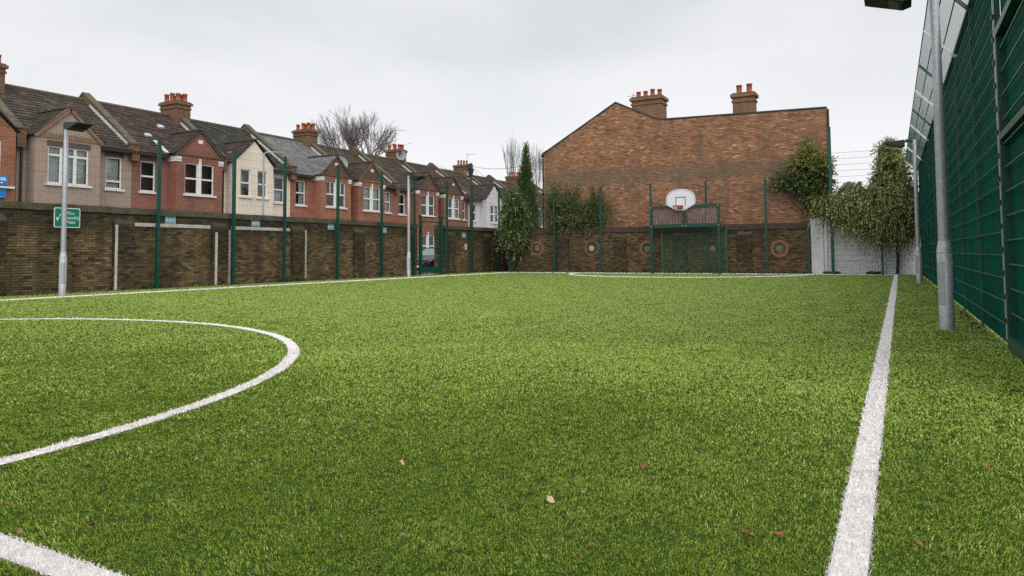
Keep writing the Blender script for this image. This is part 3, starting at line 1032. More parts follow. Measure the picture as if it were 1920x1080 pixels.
def wall_holes(m, plane, s0, s1, z0, z1, holes, Y, depth=0.14, mi=0, rev=None):
    """wall face at x = plane with rectangular openings and their reveals"""
    us = sorted({s0, s1, *[h[0] for h in holes], *[h[1] for h in holes]})
    zs = sorted({z0, z1, *[h[2] for h in holes], *[h[3] for h in holes]})
    for a, b_ in zip(us, us[1:]):
        for c, d_ in zip(zs, zs[1:]):
            um, zm = (a + b_) / 2, (c + d_) / 2
            if any(h[0] < um < h[1] and h[2] < zm < h[3] for h in holes):
                continue
            m.face([(plane, Y(a), c), (plane, Y(b_), c), (plane, Y(b_), d_), (plane, Y(a), d_)], mi)
    rm = mi if rev is None else rev
    for (a, b_, c, d_) in holes:
        q = plane - depth
        for (p1, p2) in (((a, c), (b_, c)), ((b_, c), (b_, d_)), ((b_, d_), (a, d_)), ((a, d_), (a, c))):
            m.face([(plane, Y(p1[0]), p1[1]), (plane, Y(p2[0]), p2[1]), (q, Y(p2[0]), p2[1]), (q, Y(p1[0]), p1[1])], rm)


def window(parent, plane, Y, s0, s1, z0, z1, style, curtain=None, sill='white_stone', fr='white_upvc', mull=0.16):
    """window part with frame, panes, sill and room behind as sub-parts"""
    f = MB()
    q0, q1 = plane - 0.13, plane - 0.06
    fwid = 0.06
    panes = []

    def fbox(a, b_, c, d_, x0=q0, x1=q1):
        f.box(x0, x1, Y(a), Y(b_), c, d_)

    def sash(a, b_, c, d_, rail=None, vbar=False):
        fbox(a, a + fwid, c, d_)
        fbox(b_ - fwid, b_, c, d_)
        fbox(a + fwid, b_ - fwid, c, c + fwid)
        fbox(a + fwid, b_ - fwid, d_ - fwid, d_)
        if rail:
            zr = c + (d_ - c) * rail
            fbox(a + fwid, b_ - fwid, zr - 0.04, zr + 0.04, q0 + 0.004, q1 + 0.012)
            panes.append((a + fwid, b_ - fwid, c + fwid, zr - 0.04))
            panes.append((a + fwid, b_ - fwid, zr + 0.04, d_ - fwid))
            if vbar:
                fbox((a + b_) / 2 - 0.02, (a + b_) / 2 + 0.02, zr + 0.04, d_ - fwid, q0 + 0.006, q1 - 0.004)
        else:
            panes.append((a + fwid, b_ - fwid, c + fwid, d_ - fwid))

    if style == 'single':
        sash(s0, s1, z0, z1, 0.5)
    elif style == 'singlebar':
        sash(s0, s1, z0, z1, 0.5, False)
    elif style == 'low':
        sash(s0, s1, z0, z1, 0.24)
    elif style in ('pair', 'pairbar'):
        mid = (s0 + s1) / 2
        sash(s0, mid - mull / 2, z0, z1, 0.5, style == 'pairbar')
        sash(mid + mull / 2, s1, z0, z1, 0.5, style == 'pairbar')
        f.box(plane - 0.12, plane + 0.02, Y(mid - mull / 2 + 0.005), Y(mid + mull / 2 - 0.005), z0, z1 + 0.10)
        f.box(plane - 0.02, plane + 0.03, Y(mid - mull / 2 + 0.03), Y(mid + mull / 2 - 0.03), z1 + 0.10, z1 + 0.24)
    elif style == 'triple':
        w3 = (s1 - s0) / 3
        for k in range(3):
            sash(s0 + k * w3 + 0.003, s0 + (k + 1) * w3 - 0.003, z0, z1, 0.76)
    elif style == 'cross':
        mid = (s0 + s1) / 2
        sash(s0, mid - 0.002, z0, z1, 0.5)
        sash(mid + 0.002, s1, z0, z1, 0.5)
    w = f.build('window', fr, parent)
    for (a, b_, c, d_) in panes:
        g_ = MB()
        xx = (q0 + q1) / 2
        ya_, yb_ = sorted((Y(a), Y(b_)))
        g_.face([(xx, ya_, c), (xx, yb_, c), (xx, yb_, d_), (xx, ya_, d_)])
        g_.build('pane', 'glass', w)
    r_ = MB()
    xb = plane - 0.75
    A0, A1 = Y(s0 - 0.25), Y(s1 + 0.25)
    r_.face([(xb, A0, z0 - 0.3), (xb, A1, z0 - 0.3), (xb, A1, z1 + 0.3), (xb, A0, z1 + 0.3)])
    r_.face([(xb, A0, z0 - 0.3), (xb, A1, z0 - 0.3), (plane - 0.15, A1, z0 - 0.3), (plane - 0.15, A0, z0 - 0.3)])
    r_.build('room_shade', 'shade_backing', w)  # dark planes painted as the shade behind the panes
    if curtain:
        cm = MB()
        segs = {'both': [(0.0, 0.32), (0.70, 1.0)], 'full': [(0.0, 1.0)], 'half': [(0.0, 0.45)], 'dark': [(0.0, 1.0)], 'low': [(0.0, 1.0)]}[curtain]
        zt = z1 + 0.05 if curtain != 'low' else z0 + (z1 - z0) * 0.55
        for (f0, f1) in segs:
            n = max(6, int((f1 - f0) * (s1 - s0) / 0.05))
            for k in range(n):
                a = s0 + (s1 - s0) * (f0 + (f1 - f0) * k / n)
                b_ = s0 + (s1 - s0) * (f0 + (f1 - f0) * (k + 1) / n)
                xa = plane - 0.24 - 0.03 * (k % 2)
                xc = plane - 0.24 - 0.03 * ((k + 1) % 2)
                cm.face([(xa, Y(a), z0 - 0.05), (xc, Y(b_), z0 - 0.05), (xc, Y(b_), zt), (xa, Y(a), zt)])
        cm.build('curtain', 'curtain_dark' if curtain == 'dark' else 'curtain', w)
    sl = MB()
    sl.box(plane - 0.13, plane + 0.09, Y(s0 - 0.10), Y(s1 + 0.10), z0 - 0.10, z0 - 0.004)
    sl.build('sill', sill, w)
    return w


def slope_tiles(m, P0, P1, U0, U1, tw, te, th, small=False):
    """tiles on a slope: bottom edge P0-P1, top edge U0-U1 (quads, courses laid from the bottom)"""
    P0, P1, U0, U1 = (Vector(q) for q in (P0, P1, U0, U1))
    L_ = ((U0 - P0).length + (U1 - P1).length) / 2
    nrm = (P1 - P0).cross(U0 - P0).normalized()
    if nrm.z < 0:
        nrm = -nrm
    rows = max(2, int(round(L_ / te)))
    for r_ in range(rows):
        t0, t1 = r_ / rows, min(1.0, (r_ + 1.12) / rows)
        A, B = P0.lerp(U0, t0), P1.lerp(U1, t0)
        C, D = P0.lerp(U0, t1), P1.lerp(U1, t1)
        wid = (B - A).length
        n = max(1, int(round(wid / tw)))
        off = 0.5 if r_ % 2 else 0.0
        for k in range(n + (1 if off else 0)):
            f0, f1 = max(0, (k - off) / n), min(1, (k + 1 - off) / n)
            if f1 - f0 < 0.02:
                continue
            g_ = 0.012 / max(wid, 0.3)
            f1 -= g_
            lift = th + random.uniform(-0.25, 0.35) * th
            a, b_ = A.lerp(B, f0) + nrm * lift, A.lerp(B, f1) + nrm * lift
            c, d_ = C.lerp(D, f0) + nrm * 0.004, C.lerp(D, f1) + nrm * 0.004
            a0, b0 = A.lerp(B, f0) - nrm * 0.01, A.lerp(B, f1) - nrm * 0.01
            m.cr = min(1, max(0, random.betavariate(2.2, 2.2))) if random.random() > 0.005 else 1.0
            m.idx([a, b_, d_, c, a0, b0], ((0, 1, 2, 3), (4, 5, 1, 0)))
    m.cr = 0.5


HOUSES = [
    dict(wall='brick_orange', bay='brick_orange', roof='slate_dark', bw='pair', sw='single', cap=False, gable='brick_orange', lab='orange brick terrace house with slate bay roof at the left edge'),
    dict(wall='pebble', bay='pebble', roof='tile_mossy', bw='triple', sw='low', bc='full', sc='full', cap=False, gable='brick', verge='verge', lab='beige pebbledashed terrace house with mossy brown tiled roof'),
    dict(wall='brick_red', bay='brick_red', roof='tile_brown', bw='pair', sw='single', cap=True, gable='brick', verge='verge_dark', vent=True, lab='dark red brick terrace house right of the pebbledashed one'),
    dict(wall='cream', bay='cream', roof='tile_grey', bay_roof='tile_brown', bw='two', sw='single', bc='half', sc='low', cap=False, gable='plain', lab='cream rendered terrace house with dark tiled roof'),
    dict(wall='brick_rust', bay='brick_rust', roof='slate', bw='pairbar', sw='singlebar', sc='half', cap=True, gable='brick', verge='verge_dark', vent=True, lab='orange brick terrace house with pale grey slate roof'),
    dict(wall='brick_rust', bay='brick_rust', roof='tile_mossy', bay_roof='tile_brown', bw='pair', sw='single', bc='full', sc='full', cap=True, gable='brick', verge='verge', vent=True, lab='orange brick terrace house with satellite dish above its bay'),
    dict(wall='brick_rust', bay='brick_red', roof='tile_mossy', bw='pair', sw='single', cap=True, gable='brick', verge='verge_dark', lab='orange brick terrace house seen above and through the green gate'),
    dict(wall='brick_red', bay='brick_red', roof='tile_brown', bw='pair', sw='single', bc='both', cap=True, gable='brick', verge='verge_dark', vent=True, lab='red brick terrace house left of the pale grey rendered one'),
    dict(wall='lilac', bay='lilac', roof='tile_brown', bw='cross', sw='single', bc='both', cap=False, gable='plain', lab='pale grey rendered terrace house with white bay gable'),
    dict(wall='brick_brown', bay='brick_brown', roof='tile_grey', bw='pair', sw='single', cap=True, gable='brick', verge='verge_dark', lab='brown brick terrace house partly hidden by the ivy tree'),
    dict(wall='brick_brown', bay='brick_brown', roof='tile_brown', bw='pair', sw='single', cap=True, gable='brick', verge='verge_dark', lab='far brown brick terrace house behind the tall cypress'),
    dict(wall='brick_red', bay='brick_red', roof='tile_brown', bw='pair', sw='single', cap=True, gable='brick', verge='verge_dark', lab='farthest red brick terrace house glimpsed beside the big gable wall'),
]
for i, H in enumerate(HOUSES):
    y0 = Y1 + HW * (i - 1)
    mir = i % 2 == 0
    dz = -0.0115 * max(0, y0 + 2 - 25)
    Y = (lambda s, y0=y0: y0 + HW - s) if mir else (lambda s, y0=y0: y0 + s)
    root = thing('terrace_house', H['lab'], 'house', (XF, y0 + HW / 2, -0.2), 'terrace houses beyond the wall')
    wm, bmn = H['wall'], H['bay']
    Z = lambda z: z + dz
    # ---- front wall
    sw = (3.66, 4.42, Z(3.98), Z(5.42))
    door = (3.45, 4.40, -0.2, Z(2.35))
    b = MB()
    wall_holes(b, XF, 0.0, HW, -0.6, Z(EZ), [sw, door], Y)
    b.face([(RX - 3.7, Y(0), -0.6), (RX - 3.7, Y(HW), -0.6), (RX - 3.7, Y(HW), Z(EZ)), (RX - 3.7, Y(0), Z(EZ))])
    for s_ in (0.002, HW - 0.002):
        b.face([(XF, Y(s_), -0.6), (RX - 3.7, Y(s_), -0.6), (RX - 3.7, Y(s_), Z(EZ)), (RX, Y(s_), Z(RZ) - 0.05), (XF, Y(s_), Z(EZ))])
    b.build('wall', wm, root)
    window(root, XF, Y, *sw, H['sw'], H.get('sc'))
    if i in (5, 6):
        b = MB()
        b.box(XF - 0.10, XF - 0.05, Y(door[0]), Y(door[1]), door[2], door[3])
        b.build('door', 'board_blue' if i == 5 else 'sooty_black', root)
    else:
        b = MB()
        b.box(XF - 0.10, XF - 0.05, Y(door[0]), Y(door[1]), door[2], door[3])
        b.build('door', 'black_plastic', root)
    # ---- bay
    bh = (0.86, 2.54, Z(3.96), Z(5.50))
    gh_ = (0.86, 2.54, Z(0.95), Z(2.55))
    holes = [bh, gh_] if H['bw'] != 'two' else [(0.78, 1.46, Z(4.10), Z(5.55)), (1.92, 2.60, Z(4.10), Z(5.55)), gh_]
    if H['bw'] == 'cross':
        holes[0] = (1.0, 2.35, Z(3.90), Z(5.35))
    b = MB()
    bz = Z(5.85)
    wall_holes(b, BX, B0, B1, -0.6, bz, holes, Y)
    for s_ in (B0, B1):
        b.face([(BX, Y(s_), -0.6), (XF - 0.05, Y(s_), -0.6), (XF - 0.05, Y(s_), bz), (BX, Y(s_), bz)])
    bay = b.build('bay', bmn, root)
    if H['bw'] == 'two':
        window(root, BX, Y, *holes[0], 'single', 'half', sill='cream')
        window(root, BX, Y, *holes[1], 'single', None, sill='cream')
    else:
        window(root, BX, Y, *holes[0], H['bw'], H.get('bc'))
    window(root, BX, Y, *gh_, 'pair', None)
    # ---- bay gable and roof
    sc_ = (B0 + B1) / 2
    ap = Z(7.12)
    g_ = MB()
    g_.prism([(BX, Y(B0), bz), (BX, Y(B1), bz), (BX, Y(sc_), ap)], (-0.15, 0, 0))
    gm = {'brick': 'brick_brown' if i >= 4 else bmn, 'plain': wm}.get(H['gable'], H['gable'])
    if i == 1:
        gm = 'pebble'
    gb = g_.build('bay_gable', gm, root)
    if H.get('vent'):
        q = MB()
        q.box(BX, BX + 0.02, Y(sc_ - 0.13), Y(sc_ + 0.13), ap - 0.62, ap - 0.44)
        q.build('vent_block', 'white_stone', gb)
    if H.get('verge'):
        q = MB()
        for s_ in (B0 - 0.06, B1 + 0.06):
            vd = Vector((0, Y(sc_) - Y(s_), ap - bz + 0.05))
            a = Vector((BX + 0.045, Y(s_), bz - 0.04))
            wv = 0.17 if i == 1 else 0.09
            q.bar(a, a + vd, 0.085, wv)
        if i == 1:
            q.box(BX, BX + 0.03, Y(B0), Y(B1), Z(5.80), Z(6.0))
        else:
            q.box(BX, BX + 0.05, Y(B0), Y(B1), Z(5.83), Z(5.90))
        q.build('verge', H['verge'], gb)
    if i == 1:
        for (a, c_) in ((0.80, 2.60), (3.60, 4.48)):
            q = MB()
            pl = BX if a < 3 else XF
            zz = Z(5.50) if a < 3 else Z(5.42)
            q.box(pl - 0.05, pl + 0.012, Y(a), Y(c_), zz + 0.003, zz + 0.22)
            q.build('brick_lintel', 'verge_dark', root)
    if H['cap']:
        for s_ in (B0, B1):
            e = 0.16
            q = MB()
            a, c_ = (s_ - 0.03, s_ + e + 0.10) if s_ == B0 else (s_ - e - 0.10, s_ + 0.03)
            q.box(BX - 0.62, BX + 0.035, Y(a), Y(c_), Z(5.50), Z(5.60))
            q.box(BX - 0.64, BX + 0.06, Y(a) + (0.01 if not mir else -0.01), Y(c_), Z(5.60), Z(5.74))
            q.build('capital', 'white_stone', bay)
    rmn = H.get('bay_roof', H['roof'])
    slate = 'slate' in rmn
    tw, te, th = (0.26, 0.20, 0.012) if slate else (0.34, 0.26, 0.035)
    br = MB()
    un = MB()
    for s_ in (B0 - 0.14, B1 + 0.14):
        P0, P1 = (BX + 0.10, Y(s_), bz + 0.0), (XF - 0.05, Y(s_), bz + 0.0)
        U0, U1 = (BX + 0.10, Y(sc_), ap + 0.06), (XF - 1.78, Y(sc_), ap + 0.06)
        un.face([P0, P1, U1, U0])
        slope_tiles(br, P0, P1, U0, U1, tw, te, th)
    brp = br.build('bay_roof', rmn, root)
    brp['kind'] = 'stuff'
    un.build('bay_roof_deck', 'under_' + rmn, brp)
    q = MB()
    q.bar((BX + 0.12, Y(sc_), ap + 0.09), (XF - 1.7, Y(sc_), ap + 0.09), 0.20, 0.07)
    q.build('bay_ridge', 'ridge_tile' if not slate else 'verge_dark', brp)
    # ---- main roof
    rmn = H['roof']
    slate = 'slate' in rmn
    tw, te, th = (0.27, 0.20, 0.012) if slate else (0.34, 0.27, 0.035)
    k_ = (RZ - EZ) / 3.7
    ov = 0.24
    m_ = MB()
    P0, P1 = (XF + ov, y0, Z(EZ) - k_ * ov), (XF + ov, y0 + HW, Z(EZ) - k_ * ov)
    U0, U1 = (RX, y0, Z(RZ)), (RX, y0 + HW, Z(RZ))
    slope_tiles(m_, P0, P1, U0, U1, tw, te, th)
    rf = m_.build('roof_tiles', rmn, root)
    rf['kind'] = 'stuff'
    q = MB()
    q.face([P0, P1, U1, U0])
    q.face([U0, U1, (RX - 3.95, y0 + HW, Z(EZ) - 0.17), (RX - 3.95, y0, Z(EZ) - 0.17)])
    q.build('roof_deck', 'under_' + rmn, rf)
    q = MB()
    n = 12
    for k in range(n):
        ya_, yb_ = y0 + HW * k / n, y0 + HW * (k + 1) / n - 0.01
        q.tube([(RX, ya_, Z(RZ) + 0.0), (RX, yb_, Z(RZ) + 0.0)], 0.11, 8)
    q.build('ridge_tiles', 'ridge_tile', rf)
    # gutter and downpipe
    q = MB()
    gx = XF + 0.30
    if not mir:
        ga, gb_ = y0 + B1 + 0.18, y0 + HW - 0.03
    else:
        ga, gb_ = y0 + 0.03, y0 + HW - B1 - 0.18
    q.box(gx - 0.06, gx + 0.06, ga, gb_, Z(EZ) - 0.32, Z(EZ) - 0.19)
    q.box(XF, gx - 0.06, ga, gb_, Z(EZ) - 0.29, Z(EZ) - 0.26)
    q.build('gutter', 'black_plastic', root)
    q = MB()
    yd = Y(B0 - 0.22)
    q.tube([(XF + 0.25, yd, Z(EZ) - 0.25), (XF + 0.07, yd, Z(EZ) - 0.55), (XF + 0.07, yd, -0.3)], 0.05, 8)
    if i in (1,):
        q.tube([(XF + 0.07, Y(B1 + 0.10), Z(EZ) - 0.3), (XF + 0.07, Y(B1 + 0.10), -0.3)], 0.04, 8)
    q.build('downpipe', 'black_plastic', root)
    # ---- party wall at the far end of each house
    py = y0 + HW
    q = MB()
    h0, h1 = 0.20, 0.34
    prof = [(XF + 0.20, Z(EZ) - 0.35), (XF + 0.20, Z(EZ) + h0 - 0.1), (RX, Z(RZ) + h1), (RX - 3.7, Z(EZ) + h0), (RX - 3.7, Z(EZ) - 0.2)]
    q.prism([(a, py - 0.14, c_) for a, c_ in prof], (0, 0.28, 0))
    q.box(XF - 0.05, XF + 0.34, py - 0.17, py + 0.17, Z(EZ) - 0.62, Z(EZ) + 0.12)
    q.box(XF - 0.08, XF + 0.38, py - 0.20, py + 0.20, Z(EZ) + 0.12, Z(EZ) + 0.19)
    pw = q.build('party_parapet', 'brick_stack', root)
    q = MB()
    q.bar((XF + 0.24, py, Z(EZ) + h0 - 0.08), (RX, py, Z(RZ) + h1 + 0.03), 0.36, 0.07)
    q.bar((RX, py, Z(RZ) + h1 + 0.03), (RX - 3.7, py, Z(EZ) + h0), 0.36, 0.07)
    q.build('parapet_coping', 'coping_moss', pw)
    q = MB()
    f0 = 0.0 if mir else 0.15
    a = Vector((XF + 0.15, py - 0.165, Z(EZ) + 0.0))
    c_ = Vector((RX, py - 0.165, Z(RZ) + 0.06))
    q.bar(a.lerp(c_, 0.06), a.lerp(c_, 0.85), 0.03, 0.13)
    q.build('flashing', 'flashing', pw)
    if mir:
        stk = chimney(root, RX + 0.05, py + (0.5 if i == 0 else 0), Z(7.7), Z(9.30) + (0.05 if i < 8 else 0), 1.35, 0.86,
                      [(-0.48, -0.2), (-0.24, 0.2), (-0.02, -0.2), (0.22, 0.2), (0.46, -0.2), (0.46, 0.22)] if i < 8 else [(-0.45, 0), (-0.15, 0), (0.15, 0), (0.45, 0)], 0.44, 'x', pr=0.13 if i < 8 else 0.10,
                      mat='brick_stack')
    if i == 2:
        q = MB()
        q.box(XF + 0.02, XF + 0.10, Y(B1 + 0.10), Y(B1 + 0.28), 0, 0.0001)
        a = Vector((XF + 0.20, Y(B1 + 0.18), Z(EZ) - 0.05))
        c_ = Vector((XF - 0.75, Y(B1 + 0.18), Z(EZ) + 0.62))
        q = MB()
        q.bar(a, c_, 0.20, 0.05)
        q.build('valley_flashing', 'flashing', root)
        for (fx, fs) in ((1.15, 3.3), (2.2, 1.9)):
            q = MB()
            zz = Z(EZ) + k_ * fx + 0.10
            q.obox((XF - fx, Y(fs), zz), (0.10, 0, -0.07), (0, 0.14, 0), (0.03, 0, 0.04))
            q.build('roof_vent', 'flashing', rf)

# satellite dishes and aerials
def dish(lab, loc, r_, mast=0.5):
    t = thing('satellite_dish', lab, 'satellite dish', loc)
    q = MB()
    dirv = Vector((0.75, -0.60, 0.28)).normalized()
    u = dirv.cross(Vector((0, 0, 1))).normalized()
    v_ = u.cross(dirv)
    c = Vector(loc) + Vector((0, 0, mast))
    rings, seg = 4, 18
    for a in range(rings):
        for k in range(seg):
            P = []
            for (rr, kk) in ((a, k), (a + 1, k), (a + 1, k + 1), (a, k + 1)):
                fr_ = rr / rings
                an = 2 * math.pi * kk / seg
                P.append(c + u * math.cos(an) * r_ * fr_ + v_ * math.sin(an) * r_ * 1.08 * fr_ + dirv * (0.18 * r_ * fr_ * fr_))
            q.face(P)
    q.build('reflector', 'dish', t, smooth=True)
    q = MB()
    q.tube([Vector(loc), c - dirv * 0.05], 0.022, 6)
    q.tube([c - v_ * r_ * 0.9, c + dirv * r_ * 1.1 - v_ * 0.1 * r_], 0.014, 6)
    q.obox(c + dirv * r_ * 1.1 - v_ * 0.1 * r_, u * 0.035, v_ * 0.035, dirv * 0.06)
    q.build('mount_arm', 'sooty_black', t)


def aerial(lab, loc, h, d=(1, 0.3, 0)):
    t = thing('television_aerial', lab, 'aerial', loc)
    L0 = Vector(loc)
    q = MB()
    q.tube([L0, L0 + Vector((0, 0, h))], 0.02, 5)
    q.build('mast', 'aerial', t)
    q = MB()
    dv = Vector(d).normalized()
    pv_ = Vector((-dv.y, dv.x, 0))
    top = L0 + Vector((0, 0, h - 0.05))
    q.tube([top - dv * 0.15, top + dv * 0.9], 0.014, 5)
    for k in range(8):
        c = top + dv * (-0.1 + 0.13 * k)
        q.tube([c - pv_ * (0.24 - 0.015 * k), c + pv_ * (0.24 - 0.015 * k)], 0.009, 4)
    q.build('boom', 'aerial', t)


dish('large grey dish in the roof valley above the orange brick bays', (XF - 0.5, Y1 + HW * 4 - 0.05, 6.35), 0.45, 0.45)
dish('round dish on the chimney stack right of the bare tree', (RX + 0.75, Y1 + HW * 6 - 0.3, 8.35), 0.40, 0.3)
dish('small dish on the four-pot stack left of the telegraph pole', (RX + 0.75, Y1 + HW * 8 - 0.2, 8.0), 0.34, 0.3)
aerial('upright aerial on the chimney stack right of the bare tree', (RX - 0.1, Y1 + HW * 6 + 0.1, 8.9), 1.9, (1, 0.5, 0))
aerial('lower aerial just right of the dish-bearing chimney stack', (RX - 0.6, Y1 + HW * 6 + 1.5, 8.2), 1.6, (0.6, 1, 0.4))
aerial('aerial on the roofs just left of the telegraph pole', (RX - 0.2, Y1 + HW * 8 + 1.2, 7.9), 2.3, (1, 0.8, 0))

# blue boards on the leftmost house
for lab, ya, yb, za, zb in (('small blue board with white lettering above the ledge, far left', 14.48, 14.84, 3.74, 4.08), ('wide blue board under the ledge at the far left edge', 13.9, 14.80, 3.22, 3.58)):
    t = thing('blue_board', lab, 'board', (BX + 0.10, ya, za))
    q = MB()
    q.box(BX + 0.06, BX + 0.11, ya, yb, za, zb)
    q.build('panel', 'board_blue', t)
    for k, (fz, f0, f1) in enumerate(((0.74, 0.2, 0.8), (0.55, 0.15, 0.85), (0.22, 0.3, 0.5)) if yb - ya < 0.5 else ((0.15, 0.55, 0.78),)):
        q = MB()
        q.box(BX + 0.108, BX + 0.114, ya + (yb - ya) * f0, ya + (yb - ya) * f1, za + (zb - za) * fz - 0.02, za + (zb - za) * fz + 0.025)
        q.build('lettering', 'sign_white', t)
t = thing('shop_ledge', 'white ledge across the orange brick front at far left', 'ledge', (BX, 13.0, 3.6))
q = MB()
q.box(BX - 0.02, BX + 0.20, 12.2, 15.05, 3.60, 3.68)
q.build('ledge', 'white_stone', t)

# ------------------------------------------------------------------ street pole, wires, lamp behind the wall
t = thing('telegraph_pole', 'dark wooden telegraph pole in the street behind the fence', 'pole', (-27.9, 45.0, -0.15))
q = MB()
q.tube([(-27.9, 45, -0.15), (-27.9, 45, 7.7)], [0.14, 0.10], 10)
q.build('shaft', 'wood', t)
q = MB()
q.tube([(-27.9, 44.9, 7.25), (-27.9, 44.9, 7.62)], 0.21, 10)
q.tube([(-27.9, 45, 6.75), (-27.9, 45, 7.25)], [0.13, 0.24], 10)
q.build('distribution_box', 'sooty_black', t)
for k, (e, lab) in enumerate((((-31, 41, 6.9), 'thin telephone wire running left from the telegraph pole'), ((-31.2, 62, 5.8), 'upper thin telephone wire running right over the roofs'),
                              ((-31.0, 56, 5.6), 'middle thin telephone wire dropping right to a far house'), ((-16.0, 33.2, 5.8), 'lowest thin telephone wire running right to the big gable house'), ((-34, 50, 8.4), 'thin telephone wire rising behind the far roofs'))):
    q = MB()
    a, c = Vector((-27.9, 45, 7.5)), Vector(e)
    pts = [a.lerp(c, s_ / 8) - Vector((0, 0, 0.35 * (1 - (2 * s_ / 8 - 1) ** 2))) for s_ in range(9)]
    q.tube(pts, 0.013, 4, cap=False)
    props(q.build('telephone_wire', 'cable', base=tuple(a)), lab, 'wire', 'telephone wires')
t = thing('street_lamp', 'thin grey street lamp in front of the cream house', 'street lamp', (-28.6, 25.95, -0.15))
q = MB()
q.tube([(-28.6, 25.95, -0.15), (-28.6, 25.95, 6.1)], [0.07, 0.045], 8)
q.tube([(-28.6, 25.95, 6.1), (-28.55, 26.05, 6.25), (-28.3, 26.5, 6.3)], 0.03, 6)
q.build('column', 'galv', t)
q = MB()
q.obox((-28.2, 26.7, 6.28), (0.14, 0.28, 0), (0.08, -0.04, 0), (0, 0, 0.05))
q.build('lantern', 'dish', t)

# ------------------------------------------------------------------ fences
def mesh_panel(parent, a, b_, z0, z1, vs=0.065, hs=0.25, wr=0.0013, hr=0.0018, mat='wire', twin=True, name='mesh_panel'):
    a, b_ = Vector((*a, 0)), Vector((*b_, 0))
    d_ = (b_ - a)
    L_ = d_.length
    d_.normalize()
    n_ = Vector((-d_.y, d_.x, 0))
    q = MB()
    n = int(L_ / vs)
    for k in range(n + 1):
        p = a + d_ * (L_ * k / n)
        q.obox(p + Vector((0, 0, (z0 + z1) / 2)), d_ * wr, n_ * wr, (0, 0, (z1 - z0) / 2))
    n = int(round((z1 - z0) / hs))
    for k in range(n + 1):
        z = z0 + (z1 - z0) * k / n
        c = (a + b_) / 2 + Vector((0, 0, z))
        for sg in ((-1, 1) if twin else (0,)):
            q.obox(c + n_ * sg * (wr + hr), d_ * (L_ / 2), n_ * hr, (0, 0, hr))
    return q.build(name, mat, parent)


def post(parent, p, z1, w=0.06, dpt=0.06, mat='post_green', name='post', cap=True, z0=-0.2):
    q = MB()
    q.box(p[0] - dpt / 2, p[0] + dpt / 2, p[1] - w / 2, p[1] + w / 2, z0, z1)
    o_ = q.build(name, mat, parent)
    if cap:
        c = MB()
        c.box(p[0] - dpt / 2 - .004, p[0] + dpt / 2 + .004, p[1] - w / 2 - .004, p[1] + w / 2 + .004, z1, z1 + 0.02)
        c.build('cap', mat, o_)
    return o_


FX = -18.95
LP = [8.0, 10.63, 13.3, 15.98, 18.16, 20.85, 23.5, 25.78, 28.38, 30.65, 33.42]
fence = thing('mesh_fence', 'tall dark green wire mesh fence in front of the left wall', 'fence', (FX, 8.0, 0))
for k, yy in enumerate(LP):
    post(fence, (FX, yy), 4.38, 0.10, 0.07)
    for zz in (0.5, 1.4, 2.3, 3.2, 4.1):
        q = MB()
        q.box(FX + 0.036, FX + 0.050, yy - 0.03, yy + 0.03, zz, zz + 0.05)
        q.build('clamp', 'post_green', fence)
    if k + 1 < len(LP):
        a, c = yy + 0.055, LP[k + 1] - 0.055
        if k == 7:
            mesh_panel(fence, (FX, a), (FX, c), 2.72, 4.36)
        else:
            mesh_panel(fence, (FX + 0.045, a), (FX + 0.045, c), 0.05, 4.36)
mesh_panel(fence, (FX + 0.045, 33.48), (FX + 0.045, 35.2), 0.05, 4.36)

# green gate
gt = thing('mesh_gate', 'dark green framed mesh gate in the left fence', 'gate', (FX, 26.3, 0))
for yy, w in ((26.22, 0.10), (27.86, 0.16)):
    post(gt, (FX, yy), 2.68, w, 0.10, name='gate_post')
q = MB()
q.box(FX - 0.02, FX + 0.02, 26.10, 28.30, 2.62, 2.66)
q.build('top_rail', 'post_green', gt)
q = MB()
for (ya, yb, za, zb) in ((26.30, 26.36, 0.10, 2.45), (27.68, 27.76, 0.10, 2.45), (26.36, 27.68, 0.10, 0.34), (26.36, 27.68, 2.40, 2.45), (26.36, 27.68, 1.20, 1.23)):
    q.box(FX - 0.025, FX + 0.025, ya, yb, za, zb)
q.build('leaf_frame', 'post_green', gt)
mesh_panel(gt, (FX, 26.38), (FX, 27.66), 0.36, 2.4, name='gate_mesh')
q = MB()
q.box(FX + 0.03, FX + 0.05, 27.64, 27.75, 1.02, 1.22)
q.build('lock_box', 'sooty_black', gt)

# end fence
ef = thing('mesh_fence', 'dark green mesh fence posts standing before the end wall', 'fence', (-14.8, 31.62, 0))
EP = [(-17.3, 4.05), (-14.83, 4.05), (-12.40, 4.08), (-9.95, 4.08), (-7.44, 4.06), (-4.94, 4.08), (-3.30, 2.2)]
for k, (xx, zz) in enumerate(EP):
    post(ef, (xx, 31.62), zz, 0.06, 0.085)
    if k + 1 < len(EP):
        mesh_panel(ef, (xx + 0.05, 31.60), (EP[k + 1][0] - 0.05, 31.60), 0.05, 4.03, vs=0.065, hs=0.25, wr=0.0010, hr=0.0015)
tf = thing('mesh_fence', 'taller mesh fence section above the whitewashed wall', 'fence', (-2.4, 31.62, 0))
TP = [(-2.40, 6.0), (-0.62, 4.95), (0.66, 4.95)]
for k, (xx, zz) in enumerate(TP):
    post(tf, (xx, 31.64), zz, 0.06, 0.07 if k else 0.12)
    if k + 1 < len(TP):
        mesh_panel(tf, (xx + 0.06, 31.63), (TP[k + 1][0] - 0.05, 31.63), 0.05, 4.93, vs=0.10, hs=0.25, wr=0.0012, hr=0.004)

